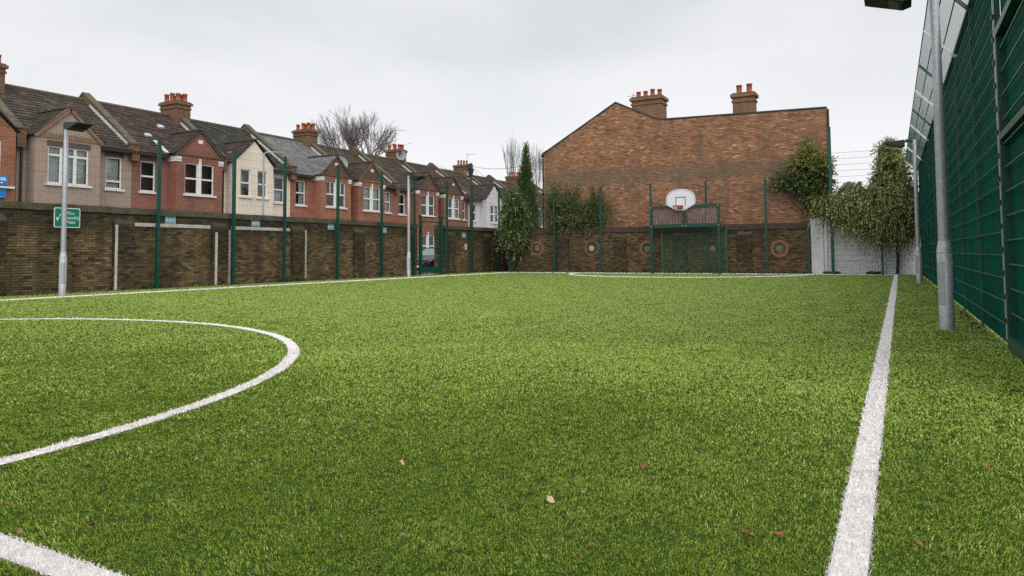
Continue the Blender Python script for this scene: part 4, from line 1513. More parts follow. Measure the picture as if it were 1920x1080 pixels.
# right-hand fence with green sheeting and cranked top
FR = lambda yy: 0.885 - 0.0085 * (yy - 8.1)
rf_ = thing('sheeted_fence', 'high dark green sheeted fence with cranked mesh top on the right', 'fence', (FR(8.1), 8.1, 0))
SHZ = 4.02
RP = [8.12 + 2.4 * k for k in range(10)] + [31.62]
for k, yy in enumerate(RP):
    xx = FR(yy)
    post(rf_, (xx, yy), SHZ + 0.02, 0.020 if k else 0.055, 0.022 if k else 0.045, mat='post_green' if k == 0 else 'grid_wire', cap=False)
    q = MB()
    q.bar((xx + 0.02, yy, SHZ - 0.08), (xx - 0.40, yy, SHZ + 0.40), 0.035, 0.045)
    q.build('crank_arm', 'white_metal' if k % 2 == 0 else 'grid_wire', rf_)
    if k + 1 < len(RP):
        y1_ = RP[k + 1]
        x1_ = FR(y1_)
        q = MB()
        n = 24                                   # lightly corrugated sheeting
        for s_ in range(n):
            ya, yb = yy + (y1_ - yy) * s_ / n, yy + (y1_ - yy) * (s_ + 1) / n
            ea, eb = 0.028 + 0.006 * (s_ % 2), 0.028 + 0.006 * ((s_ + 1) % 2)
            q.face([(FR(ya) + ea, ya, 0.02), (FR(yb) + eb, yb, 0.02), (FR(yb) + eb, yb, SHZ + 0.05), (FR(ya) + ea, ya, SHZ + 0.05)])
        q.build('sheeting', 'sheet_green', rf_)
        q = MB()
        z = 0.22
        while z < SHZ:
            q.bar((xx - 0.008, yy, z), (x1_ - 0.008, y1_, z), 0.010, 0.011)
            z += 0.222
        for f_ in (0.0,):
            q.bar((xx, yy, SHZ), (x1_, y1_, SHZ), 0.03, 0.03)
        q.build('grid_bars', 'grid_wire', rf_)
        # cranked mesh
        q = MB()
        n = int((y1_ - yy) / 0.05)
        for s_ in range(n):
            ya = yy + (y1_ - yy) * s_ / n
            xa = FR(ya)
            q.bar((xa, ya, SHZ), (xa - 0.40, ya, SHZ + 0.46), 0.005, 0.005)
        for f_ in (0.02, 0.34, 0.67, 0.99):
            q.bar((xx - 0.40 * f_, yy, SHZ + 0.46 * f_), (x1_ - 0.40 * f_, y1_, SHZ + 0.46 * f_), 0.014, 0.014)
        q.build('crank_mesh', 'grid_wire', rf_)
# clamp strip on the near post
q = MB()
q.box(FR(8.12) - 0.036, FR(8.12) - 0.024, 8.085, 8.135, 0.1, SHZ)
q.build('clamp_strip', 'galv', rf_)
z = 0.25
while z < SHZ - 0.1:
    q = MB()
    q.box(FR(8.12) - 0.048, FR(8.12) - 0.025, 8.08, 8.14, z, z + 0.045)
    q.build('clamp', 'black_plastic', rf_)
    z += 0.222
# framed gate panel nearest the camera
sg_ = thing('sheeted_gate', 'dark green framed gate panel at the right edge', 'gate', (0.89, 8.0, 0))
GX = 0.885
q = MB()
for (ya, yb, za, zb) in ((7.92, 8.01, 0.02, 3.0), (5.2, 7.92, 0.03, 0.14), (5.2, 7.92, 1.95, 2.01), (5.2, 7.92, 2.93, 3.0)):
    q.box(GX - 0.04, GX + 0.04, ya, yb, za, zb)
q.build('gate_frame', 'post_green', sg_)
q = MB()
q.face([(GX + 0.03, 5.2, 0.1), (GX + 0.03, 7.94, 0.1), (GX + 0.03, 7.94, 2.95), (GX + 0.03, 5.2, 2.95)])
q.face([(GX + 0.03, 5.2, 3.0), (GX + 0.03, 8.1, 3.0), (GX + 0.03, 8.1, SHZ), (GX + 0.03, 5.2, SHZ)])
q.build('sheeting', 'sheet_green', sg_)
q = MB()
z = 0.36
while z < 2.9:
    q.bar((GX - 0.01, 5.2, z), (GX - 0.01, 7.92, z), 0.010, 0.013)
    z += 0.222
q.build('grid_bars', 'grid_wire', sg_)

# ------------------------------------------------------------------ floodlight columns
def lamp_post(lab, loc, side, arm):
    t = thing('lamp_post', lab, 'lamp post', loc, 'floodlight columns')
    x_, y_ = loc[0], loc[1]
    q = MB()
    for pf in ([(0.080, -0.1), (0.080, 0.90)], [(0.080, 0.90), (0.081, 0.905), (0.081, 0.925)], [(0.081, 0.925), (0.060, 1.05)], [(0.060, 1.05), (0.056, 2.5), (0.049, 4.16)], [(0.049, 4.16), (0.001, 4.165)]):
        q.lathe(pf, (x_, y_, 0), 28)
    col_o = q.build('column', 'galv', t, smooth=False)
    for p in col_o.data.polygons:
        p.use_smooth = len(p.vertices) == 4
    q = MB()
    # raised service door on the face towards the pitch
    n = 6
    a0 = math.radians(195 if side < 0 else -60)
    outer, inner = [], []
    for k in range(n + 1):
        a = a0 + math.radians(70) * k / n
        outer.append((x_ + 0.086 * math.cos(a), y_ + 0.086 * math.sin(a)))
    for k in range(n):
        (xa, ya), (xb, yb) = outer[k], outer[k + 1]
        q.face([(xa, ya, 0.30), (xb, yb, 0.30), (xb, yb, 0.80), (xa, ya, 0.80)])
    for zz in (0.30, 0.80):
        q.face([(xa, ya, zz) for xa, ya in outer] + [(x_ + 0.07 * math.cos(a0 + R(35)), y_ + 0.07 * math.sin(a0 + R(35)), zz)])
    for (xa, ya) in (outer[0], outer[-1]):
        q.face([(xa, ya, 0.30), (xa, ya, 0.80), ((xa - x_) * .8 + x_, (ya - y_) * .8 + y_, 0.80), ((xa - x_) * .8 + x_, (ya - y_) * .8 + y_, 0.30)])
    q.build('service_door', 'galv', t)
    # head: short arm then a wedge floodlight
    q = MB()
    zt = 4.12
    q.obox((x_ + side * arm / 2, y_, zt), (arm / 2, 0, 0), (0, 0.035, 0), (0, 0, 0.022))
    q.build('arm', 'dark_metal', t)
    xa, xb = x_ + side * arm, x_ + side * (arm + 0.52)
    hw = 0.20
    q = MB()
    prof = [(xa, zt + 0.04), (xb, zt - 0.01), (xb, zt - 0.03), (xb - side * 0.06, zt - 0.05), (xa + side * 0.10, zt - 0.16), (xa, zt - 0.13)]
    q.prism([(a, y_ - hw, c) for a, c in prof], (0, 2 * hw, 0))
    hd = q.build('floodlight', 'dark_metal', t)
    q = MB()
    q.face([(xb - side * 0.10, y_ - hw + .03, zt - 0.048), (xb - side * 0.10, y_ + hw - .03, zt - 0.048), (xa + side * 0.14, y_ + hw - .03, zt - 0.157), (xa + side * 0.14, y_ - hw + .03, zt - 0.157)])
    q.build('lens', 'lamp_glass', hd)
    q = MB()
    q.lathe([(0.03, 0), (0.03, 0.05), (0.0, 0.055)], (xa - side * 0.05, y_, zt + 0.02), 8)
    q.build('photocell', 'dark_metal', hd)


lamp_post('large galvanised lamp post nearest on the right beside the touchline', (0.463, 9.94, 0), -1, 0.24)
lamp_post('farther galvanised lamp post on the right before the creeper wall', (0.463, 23.69, 0), -1, 0.24)
lamp_post('galvanised lamp post at far left in front of the assembly point sign', (-17.70, 9.94, 0), 1, 0.24)
lamp_post('galvanised lamp post left of the green gate', (-17.70, 23.69, 0), 1, 0.24)

# ------------------------------------------------------------------ signs
sg = thing('assembly_sign', 'green fire assembly point sign behind the left lamp post', 'sign', (-18.86, 10.67, 1.70))
SX = -18.86


def round_rect(y0, y1, z0, z1, r_, x_, n=5):
    P = []
    for (cy, cz, a0) in ((y1 - r_, z1 - r_, 0), (y0 + r_, z1 - r_, 90), (y0 + r_, z0 + r_, 180), (y1 - r_, z0 + r_, 270)):
        for k in range(n + 1):
            a = math.radians(a0 + 90 * k / n)
            P.append((x_, cy + r_ * math.cos(a), cz + r_ * math.sin(a)))
    return P


q = MB()
q.prism(round_rect(10.34, 11.00, 1.69, 2.20, 0.04, SX - 0.006), (0.006, 0, 0))
q.build('sign_plate', 'sign_white', sg)
q = MB()
q.prism(round_rect(10.36, 10.98, 1.71, 2.18, 0.03, SX), (0.003, 0, 0))
q.build('green_field', 'sign_green', sg)
for txt, zz, yy in (('Fire', 2.06, 10.76), ('Assembly', 1.945, 10.76), ('Point', 1.83, 10.76)):
    Mx = Matrix(((0, 0, 1, SX + 0.005), (1, 0, 0, yy), (0, 1, 0, zz), (0, 0, 0, 1)))
    text_mesh(txt, 0.115, 'sign_white', 'lettering', sg, Mx)
q = MB()
for pts in ([(10.385, 1.93), (10.41, 1.96), (10.44, 1.90), (10.43, 1.85)], [(10.43, 1.85), (10.44, 1.90), (10.49, 2.04), (10.505, 2.03)]):
    q.prism([(SX + 0.003, a, c) for a, c in pts], (0.002, 0, 0))
q.build('tick_mark', 'sign_white', sg)

for k, (ya, zz, lab) in enumerate(((13.68, 1.90, 'faded blue plate above the first painted goal frame'), (16.90, 1.92, 'faded blue plate above the second painted goal frame'), (20.55, 1.90, 'faded blue plate beside the post right of the painted frames'),
                                   (23.75, 1.84, 'faded blue plate on the wall left of the second left lamp post'), (30.05, 1.75, 'faded blue plate on the wall right of the gate'))):
    t = thing('wall_plate', lab, 'sign', (WX + 0.02, ya, zz), 'blue plates along the left wall')
    q = MB()
    q.box(WX + 0.022, WX + 0.032, ya, ya + 0.36, zz, zz + 0.25)
    q.build('plate', 'plate_blue', t)
    for (f0, f1) in ((0.06, 0.27), (0.33, 0.60), (0.66, 0.76), (0.84, 0.93)):
        q = MB()
        q.box(WX + 0.031, WX + 0.0345, ya + 0.36 * f0, ya + 0.36 * f1, zz + 0.07, zz + 0.15)
        q.build('worn_lettering', 'plate_pale', t)
t = thing('wall_notice', 'small white notice on the wall below the last blue plate', 'notice', (WX + 0.02, 30.35, 1.2))
q = MB()
q.box(WX + 0.022, WX + 0.03, 30.30, 30.52, 1.16, 1.45)
q.build('panel', 'white_stone', t)

# ------------------------------------------------------------------ goal with basketball board
gl = thing('goal_unit', 'green sports goal with slatted panel above its mesh', 'goal', (-8.27, 31.25, 0))
XL, XR, GF, GB = -9.74, -6.78, 31.05, 31.50
for xx in (XL, XR):
    q = MB()
    q.box(xx - 0.05, xx + 0.05, GF - 0.05, GF + 0.05, -0.1, 2.98)
    q.build('upright', 'post_green', gl)
q = MB()
q.box(XL - 0.05, XR + 0.05, GF - 0.06, GF + 0.06, 2.04, 2.17)
q.build('crossbar', 'goal_green', gl)
q = MB()
q.box(XL - 0.05, XR + 0.05, GF - 0.055, GF + 0.055, 2.90, 3.0)
q.build('top_rail', 'goal_green', gl)
q = MB()
q.box(-8.32, -8.22, GF - 0.045, GF + 0.045, 2.17, 2.90)
q.build('centre_stile', 'goal_green', gl)
sm = MB()
sm.box(-0.052, 0.052, -0.014, 0.014, 0, 0.70)
sme = sm.mesh('slat', 'slat')
for k in range(22):
    xx = XL + 0.11 + k * (XR - XL - 0.22) / 21
    if abs(xx + 8.27) > 0.10:
        c = link('slat', sme, gl)
        c.location = Vector((xx, GF + 0.01, 2.185)) - Vector(ORG[gl.name])
for (xx, zz) in ((XL, 2.93), (XL, 2.10), (XR, 2.93), (XR, 2.10), (-8.35, 2.10), (-8.2, 2.10)):
    q = MB()
    q.tube([(xx, GF - 0.062, zz), (xx, GF - 0.075, zz)], 0.025, 8)
    q.build('bolt', 'galv', gl)
# inner bright green side frames and back mesh
for (xx, mt) in ((XL + 0.34, 'goal_bright'), (XR + 0.20, 'goal_bright')):
    q = MB()
    q.box(xx - 0.04, xx + 0.04, GB - 0.04, GB + 0.04, 0, 2.0)
    q.build('back_post', mt, gl)
for (xa, xb) in ((XL, XL + 0.34), (XR, XR + 0.20)):
    for zz in (0.55, 1.98):
        q = MB()
        q.bar((xa, GF + 0.05, zz), (xb, GB - 0.02, zz), 0.04)
        q.build('side_rail', 'goal_green', gl)
q = MB()
q.bar((XL + 0.38, GB, 1.97), (XR + 0.16, GB, 1.97), 0.05)
q.build('back_rail', 'goal_green', gl)
q = MB()
pitch = 0.135
a0, a1, zt = XL + 0.38, XR + 0.16, 1.95
wdt = a1 - a0
k = -int(zt / pitch) - 1
while k * pitch < wdt:
    for sgn in (1, -1):
        s0 = k * pitch
        lo, hi = max(0.0, -s0), min(zt, wdt - s0)
        if hi > lo:
            xa_, xb_ = (a0 + s0 + lo, a0 + s0 + hi) if sgn > 0 else (a1 - s0 - lo, a1 - s0 - hi)
            q.bar((xa_, GB + 0.004 * sgn, lo), (xb_, GB + 0.004 * sgn, hi), 0.016, 0.006, upv=(0, 1, 0))
    k += 1
q.build('diamond_mesh', 'mesh_olive', gl)

bb = thing('basketball_backboard', 'white rounded basketball backboard with red hoop above the goal', 'backboard', (-8.38, 30.92, 2.75))
BCX, BY = -8.385, 30.93
outl = []
for k in range(25):
    a = math.pi * k / 24
    outl.append((0.64 * math.cos(a), 0.10 + 0.42 * math.sin(a) ** 0.9))
outl += [(-0.645, -0.10), (-0.60, -0.19), (-0.22, -0.40), (-0.12, -0.43), (0.12, -0.43), (0.22, -0.40), (0.60, -0.19), (0.645, -0.10)]
zc = 3.20
q = MB()
q.prism([(BCX + a, BY, zc + c) for a, c in outl], (0, 0.04, 0))
brd = q.build('board', 'board_white', bb)
q = MB()
n = len(outl)
for k in range(n):
    (a, c), (e, g_) = outl[k], outl[(k + 1) % n]
    q.face([(BCX + a * .95, BY - .003, zc + c * .94), (BCX + e * .95, BY - .003, zc + g_ * .94), (BCX + e * .91, BY - .003, zc + g_ * .89), (BCX + a * .91, BY - .003, zc + c * .89)])
q.build('border_line', 'board_edge', brd)
q = MB()
for (a, e, c, g_) in ((-0.23, 0.23, 0.13, 0.18), (-0.23, -0.19, -0.20, 0.13), (0.19, 0.23, -0.20, 0.13)):
    q.box(BCX + a, BCX + e, BY - 0.006, BY - 0.0005, zc + c, zc + g_)
q.build('target_square', 'board_line', brd)
q = MB()
ring = [(BCX - 0.02 + 0.23 * math.cos(2 * math.pi * k / 20), BY - 0.36 + 0.23 * math.sin(2 * math.pi * k / 20), zc - 0.24) for k in range(21)]
q.tube(ring, 0.014, 6, cap=False)
q.obox((BCX - 0.02, BY - 0.06, zc - 0.27), (0.12, 0, 0), (0, 0.07, 0), (0, 0, 0.06))
for k in range(20):
    a = 2 * math.pi * k / 20
    q.bar((BCX - 0.02 + 0.23 * math.cos(a), BY - 0.36 + 0.23 * math.sin(a), zc - 0.24), (BCX - 0.02 + 0.16 * math.cos(a + 0.3), BY - 0.36 + 0.16 * math.sin(a + 0.3), zc - 0.36), 0.012)
q.build('hoop', 'hoop', bb)
q = MB()
q.box(BCX - 0.25, BCX + 0.25, BY + 0.04, GF - 0.057, zc - 0.27, zc - 0.21)
q.build('bracket', 'goal_green', bb)


# ------------------------------------------------------------------ parked car behind the gate
def car(lab, cx, cy, ang, z0):
    t = thing('parked_car', lab, 'car', (cx, cy, z0))
    Mx = Matrix.Translation((cx, cy, z0)) @ Matrix.Rotation(ang, 4, 'Z')
    tr = lambda p: Mx @ Vector(p)
    # stations along the length (front at -y): y, half width at belt, z sill, z belt, z top, half width top
    st = [(-2.0, 0.70, 0.32, 0.62, 0.66, 0.62), (-1.92, 0.80, 0.24, 0.72, 0.78, 0.74), (-1.5, 0.86, 0.22, 0.82, 0.90, 0.80), (-0.95, 0.88, 0.20, 0.90, 1.00, 0.80), (-0.25, 0.88, 0.20, 0.94, 1.42, 0.60),
          (0.5, 0.88, 0.20, 0.95, 1.47, 0.60), (1.35, 0.87, 0.20, 0.95, 1.40, 0.58), (1.85, 0.84, 0.24, 0.92, 1.02, 0.70), (2.0, 0.76, 0.32, 0.80, 0.84, 0.66)]
    q = MB()
    vs = []
    for (yy, w, za, zb, zt, wt) in st:
        vs += [(-w * .94, yy, za), (-w, yy, (za + zb) / 2), (-w * .98, yy, zb), (-wt, yy, zt - 0.03), (-wt * .5, yy, zt), (wt * .5, yy, zt), (wt, yy, zt - 0.03), (w * .98, yy, zb), (w, yy, (za + zb) / 2), (w * .94, yy, za)]
    fs = []
    for k in range(len(st) - 1):
        for j in range(9):
            a = k * 10 + j
            fs.append((a, a + 1, a + 11, a + 10))
        fs.append((k * 10 + 9, k * 10, k * 10 + 10, k * 10 + 19))
    fs += [tuple(range(10)), tuple(range((len(st) - 1) * 10, len(st) * 10))]
    q.idx([tr(p) for p in vs], fs)
    body = q.build('body', 'car_paint', t, smooth=False)
    e = 0.008
    q = MB()
    q.face([tr(p) for p in ((-0.76, -0.93, 1.02), (0.76, -0.93, 1.02), (0.56, -0.27, 1.41 + e), (-0.56, -0.27, 1.41 + e))])
    q.build('windscreen', 'car_glass', body)
    q = MB()
    q.face([tr(p) for p in ((-0.54, 1.38, 1.40), (0.54, 1.38, 1.40), (0.66, 1.84, 1.05), (-0.66, 1.84, 1.05))])
    q.build('rear_window', 'car_glass', body)
    for s_ in (-1, 1):
        q = MB()
        q.face([tr((s_ * p[0], p[1], p[2])) for p in ((0.875, -0.75, 0.97), (0.875, 1.45, 0.97), (0.625, 1.25, 1.37), (0.64, -0.15, 1.38))])
        q.build('side_window', 'car_glass', body)
        q = MB()
        q.face([tr((s_ * p[0], p[1], p[2])) for p in ((0.48, -1.985, 0.60), (0.76, -1.945, 0.60), (0.79, -1.86, 0.76), (0.50, -1.93, 0.75))])
        q.build('headlight', 'head_lamp', body)
        q = MB()
        q.obox(tr((s_ * 0.98, -0.70, 1.02)), (0.10, 0, 0), (0, 0.05, 0), (0, 0, 0.06))
        q.build('wing_mirror', 'car_paint', body)
    q = MB()
    q.obox(tr((0, -2.005, 0.45)), Mx.to_3x3() @ Vector((0.26, 0, 0)), Mx.to_3x3() @ Vector((0, 0.01, 0)), (0, 0, 0.055))
    q.build('number_plate', 'sign_white', body)
    q = MB()
    q.obox(tr((0, -1.99, 0.63)), Mx.to_3x3() @ Vector((0.40, 0, 0)), Mx.to_3x3() @ Vector((0, 0.012, 0)), (0, 0, 0.03))
    q.build('grille_bar', 'chrome', body)
    for (wx, wy) in ((-0.78, -1.30), (0.78, -1.30), (-0.78, 1.25), (0.78, 1.25)):
        q = MB()
        q.tube([tr((wx - 0.10, wy, 0.31)), tr((wx + 0.10, wy, 0.31))], 0.31, 20)
        w = q.build('wheel', 'tyre', t)
        q = MB()
        s_ = 1 if wx > 0 else -1
        q.tube([tr((wx + s_ * 0.10, wy, 0.31)), tr((wx + s_ * 0.108, wy, 0.31))], 0.20, 16)
        q.build('rim', 'chrome', w)


car('black parked car seen through the green gate', -22.15, 32.3, 0.04, -0.14)

# ------------------------------------------------------------------ vegetation
def leaf_cloud(n, pts, dirs, L_, Wd, rnd):
    """diamond leaves (two triangles folded along the rib)"""
    dirs = dirs / np.linalg.norm(dirs, axis=1, keepdims=True)
    rv = rng.normal(size=(n, 3))
    side = np.cross(dirs, rv)
    side /= np.linalg.norm(side, axis=1, keepdims=True) + 1e-9
    nrm = np.cross(dirs, side)
    P = np.empty((n, 4, 3))
    P[:, 0] = pts
    mid = pts + dirs * (L_ * 0.45)[:, None]
    P[:, 1] = mid + side * (Wd * 0.5)[:, None] + nrm * (Wd * 0.12)[:, None]
    P[:, 2] = pts + dirs * L_[:, None]
    P[:, 3] = mid - side * (Wd * 0.5)[:, None] + nrm * (Wd * 0.12)[:, None]
    b_ = np.arange(n)[:, None, None] * 4
    T_ = (b_ + np.array([[0, 1, 2], [0, 2, 3]])).reshape(-1, 3)
    return P.reshape(-1, 3), T_, np.repeat(rnd, 2)


def sprays(blobs, n_spray, per, length, leafL, leafW, droop, seed, shell=0.55, pale=0.0, upw=0.0):
    """leafy shoots started inside ellipsoid blobs, pushing outwards and drooping"""
    q = np.random.default_rng(seed)
    wts = np.array([b_[1][0] * b_[1][1] + b_[1][0] * b_[1][2] + b_[1][1] * b_[1][2] for b_ in blobs])
    ks = q.choice(len(blobs), n_spray, p=wts / wts.sum())
    C = np.array([b_[0] for b_ in blobs])[ks]
    Rd = np.array([b_[1] for b_ in blobs])[ks]
    u = q.normal(size=(n_spray, 3))
    u /= np.linalg.norm(u, axis=1, keepdims=True)
    rr = shell + (1 - shell) * q.random(n_spray) ** 0.7
    S = C + u * Rd * (rr - 0.12)[:, None]
    d0 = u + q.normal(0, 0.45, (n_spray, 3)) + np.array([0, 0, upw])
    d0 /= np.linalg.norm(d0, axis=1, keepdims=True)
    ln = length * q.uniform(0.5, 1.4, n_spray)
    base = np.clip(q.beta(2, 2.3, n_spray) * 0.85 + pale, 0, 1)
    t_ = np.tile(np.linspace(0.08, 1, per), (n_spray, 1)) + q.normal(0, 0.05, (n_spray, per))
    P = S[:, None] + d0[:, None] * (ln[:, None] * t_)[..., None]
    P[..., 2] -= droop * ln[:, None] * t_ ** 2
    tang = d0[:, None] * np.ones((1, per, 1)) + np.zeros((n_spray, per, 3))
    tang[..., 2] -= 2 * droop * t_
    tang += q.normal(0, 0.65, tang.shape)
    rnd = np.clip(base[:, None] + q.normal(0, 0.12, (n_spray, per)) + 0.12 * t_, 0, 1)
    n = n_spray * per
    return leaf_cloud(n, P.reshape(-1, 3), tang.reshape(-1, 3), leafL * q.uniform(0.6, 1.4, n), leafW * q.uniform(0.6, 1.3, n), rnd.ravel())


def foliage_obj(name, parent, geo, mat):
    V, T, Rn = geo
    o_ = link(name, fast_mesh(name, V - ORG[parent.name], T, Rn, mat), parent)
    return o_


def twigs(parent, blobs, base, n, rad, seed, mat='bark', name='stem'):
    q = random.Random(seed)
    b_ = MB()
    for k in range(n):
        c, rd = q.choice(blobs)
        e = Vector((c[0] + q.uniform(-.8, .8) * rd[0], c[1] + q.uniform(-.8, .8) * rd[1], c[2] + q.uniform(-.6, .9) * rd[2]))
        s_ = Vector(base) + Vector((q.uniform(-.1, .1), q.uniform(-.05, .05), 0))
        m_ = s_.lerp(e, 0.5) + Vector((q.uniform(-.2, .2), q.uniform(-.1, .1), q.uniform(0, .3)))
        b_.tube([s_, m_, e], [rad, rad * .6, rad * .2], 5, cap=False)
    return b_.build(name, mat, parent)


# cypress
cy = (-20.9, 40.4, 0)
t = thing('cypress_tree', 'tall narrow dark green cypress behind the ivy bush', 'tree', cy)
q = MB()
q.tube([(cy[0], cy[1], -0.3), (cy[0], cy[1], 7.2)], [0.16, 0.03], 8)
q.build('trunk', 'bark', t)
bl = []
for k in range(17):
    z = 0.6 + 7.0 * k / 16
    w = 0.95 * min(1, (8.2 - z) / 5.0) ** 0.9 + 0.02
    bl.append(((cy[0] + random.uniform(-.06, .06), cy[1], z), (w, w, 0.42)))
foliage_obj('crown', t, sprays(bl, 8500, 7, 0.17, 0.10, 0.036, -0.6, 21, 0.25, upw=1.8), 'cypress')

# ivy-clad bush in the corner
bl = [((-17.25, 31.85, 3.85), (0.34, 0.40, 0.42)), ((-17.1, 31.8, 3.25), (0.55, 0.5, 0.55)), ((-17.0, 31.75, 2.5), (0.68, 0.5, 0.6)), ((-17.15, 31.7, 1.85), (0.58, 0.45, 0.5)), ((-16.65, 31.75, 2.15), (0.36, 0.35, 0.4)), ((-16.75, 31.75, 1.75), (0.26, 0.28, 0.25)), ((-17.4, 31.8, 2.7), (0.36, 0.4, 0.7)), ((-16.75, 31.9, 2.9), (0.35, 0.3, 0.6)), ((-17.0, 31.7, 1.35), (0.35, 0.3, 0.3))]
t = thing('ivy_tree', 'bushy ivy-clad tree in the far left corner of the pitch', 'tree', (-17.3, 31.7, 0))
twigs(t, bl, (-17.3, 31.7, -0.05), 26, 0.05, 4, name='trunk')
foliage_obj('crown', t, sprays(bl, 2300, 7, 0.38, 0.12, 0.050, 0.55, 22, 0.4, pale=-0.04), 'ivy')
foliage_obj('pale_shoots', t, sprays(bl[:6], 70, 9, 0.60, 0.12, 0.04, 0.8, 23, 0.9, pale=0.25), 'ivy_pale')

# creeper on the end wall, left part
bl = [((-15.0, 32.1, 3.0), (0.75, 0.25, 0.8)), ((-14.3, 32.1, 2.9), (0.8, 0.25, 0.7)), ((-13.5, 32.1, 2.85), (0.7, 0.25, 0.75)), ((-12.9, 32.1, 2.75), (0.5, 0.22, 0.6)), ((-14.2, 32.05, 2.35), (1.35, 0.25, 0.35))]
t = thing('wall_creeper', 'spiky green creeper growing over the end wall on the left', 'plant', (-14.2, 32.1, 2.1))
twigs(t, bl, (-14.2, 32.2, 2.1), 22, 0.02, 5)
foliage_obj('foliage', t, sprays(bl, 800, 8, 0.40, 0.12, 0.045, 0.45, 24, 0.35), 'ivy')
foliage_obj('yellow_leaves', t, sprays([((-14.3, 31.95, 2.62), (1.1, 0.15, 0.16))], 150, 7, 0.22, 0.10, 0.05, 0.4, 25, 0.4), 'yellow_green')
bl2 = [((-12.65, 32.0, 3.3), (0.12, 0.08, 0.5)), ((-12.95, 32.0, 3.4), (0.12, 0.1, 0.5)), ((-14.0, 32.05, 3.55), (0.12, 0.1, 0.55)), ((-14.5, 32.05, 3.5), (0.15, 0.1, 0.55)), ((-15.2, 32.05, 3.6), (0.25, 0.1, 0.6)), ((-12.3, 31.95, 2.95), (0.18, 0.08, 0.2)), ((-12.3, 31.95, 2.35), (0.14, 0.08, 0.25))]
foliage_obj('upright_shoots', t, sprays(bl2, 260, 9, 0.55, 0.12, 0.045, -0.15, 26, 0.3, upw=1.4), 'ivy')

# leafy climber at the right end of the gable
bl = [((-3.25, 32.05, 4.95), (0.30, 0.22, 0.62)), ((-3.5, 32.05, 4.6), (0.48, 0.22, 0.36)), ((-2.8, 32.0, 4.5), (0.38, 0.22, 0.38))]
t = thing('climbing_plant', 'yellow-green leafy climber at the right end of the gable wall', 'plant', (-3.2, 32.1, 2.3))
dk = [((-3.4, 32.05, 3.95), (0.75, 0.25, 0.5)), ((-2.75, 32.0, 3.8), (0.45, 0.25, 0.75)), ((-4.3, 32.15, 3.95), (0.5, 0.15, 0.25)), ((-3.0, 32.0, 3.25), (0.5, 0.25, 0.45))]
twigs(t, bl + dk, (-3.1, 32.2, 2.2), 30, 0.025, 6)
foliage_obj('foliage', t, sprays(bl, 560, 7, 0.30, 0.12, 0.065, 0.15, 27, 0.35, upw=0.5), 'yellow_green')
foliage_obj('dark_foliage', t, sprays(dk, 820, 7, 0.30, 0.12, 0.06, 0.3, 28, 0.3), 'ivy')
q = MB()
rr_ = random.Random(9)
for k in range(110):
    s_ = Vector((rr_.uniform(-4.0, -3.2), 32.26, rr_.uniform(3.4, 4.6)))
    e = s_ + Vector((rr_.uniform(-1.4, 0.2), rr_.uniform(-.06, .06), rr_.uniform(-.3, .5)))
    m_ = s_.lerp(e, 0.5) + Vector((0, -.03, rr_.uniform(-.15, .2)))
    q.tube([s_, m_, e], [0.012, 0.009, 0.004], 4, cap=False)
q.build('bare_twigs', 'bare_bark', t)

# hanging evergreen mass over the white wall
col_ = []
for k in range(9):
    z = 3.0 + 2.0 * k / 8
    w = 0.75 * (5.35 - z) / 2.35 + 0.10
    col_.append(((-0.22 + random.uniform(-.05, .05), 31.75, z), (w, 0.45, 0.30)))
mass = [((-1.65, 31.6, 2.95), (0.70, 0.4, 0.36)), ((-0.9, 31.55, 2.80), (0.8, 0.42, 0.50)), ((-0.1, 31.5, 2.75), (0.75, 0.42, 0.60)), ((0.38, 31.5, 2.65), (0.36, 0.4, 0.75)), ((-1.6, 31.7, 3.42), (0.45, 0.3, 0.25)),
        ((-1.25, 31.5, 2.45), (0.45, 0.28, 0.38)), ((-0.7, 31.45, 2.35), (0.50, 0.28, 0.36)), ((0.0, 31.45, 2.25), (0.45, 0.28, 0.34)), ((0.42, 31.45, 2.05), (0.20, 0.22, 0.40)), ((-0.45, 31.45, 2.0), (0.18, 0.2, 0.30)), ((-2.45, 31.7, 3.05), (0.85, 0.25, 0.16)), ((-2.2, 31.75, 2.75), (0.35, 0.2, 0.2)), ((-0.35, 31.5, 3.2), (1.0, 0.4, 0.4))]
t = thing('hanging_creeper', 'huge olive green creeper hanging over the white wall', 'plant', (-0.3, 31.8, 0))
twigs(t, mass[:5] + col_, (-0.1, 31.75, 1.9), 40, 0.03, 7)
q = MB()
q.tube([(-0.14, 31.82, -0.1), (-0.08, 31.8, 0.6), (-0.1, 31.76, 1.3)], [0.06, 0.05, 0.05], 7)
q.build('trunk', 'bark', t)
foliage_obj('foliage', t, sprays(mass, 3400, 10, 0.50, 0.12, 0.042, 1.15, 29, 0.5), 'ivy_pale')
foliage_obj('column_foliage', t, sprays(col_, 1200, 8, 0.38, 0.13, 0.048, 0.45, 30, 0.55, pale=0.06), 'ivy_pale')
foliage_obj('dark_foliage', t, sprays(mass + col_, 2200, 7, 0.30, 0.12, 0.05, 0.6, 31, 0.2), 'ivy')


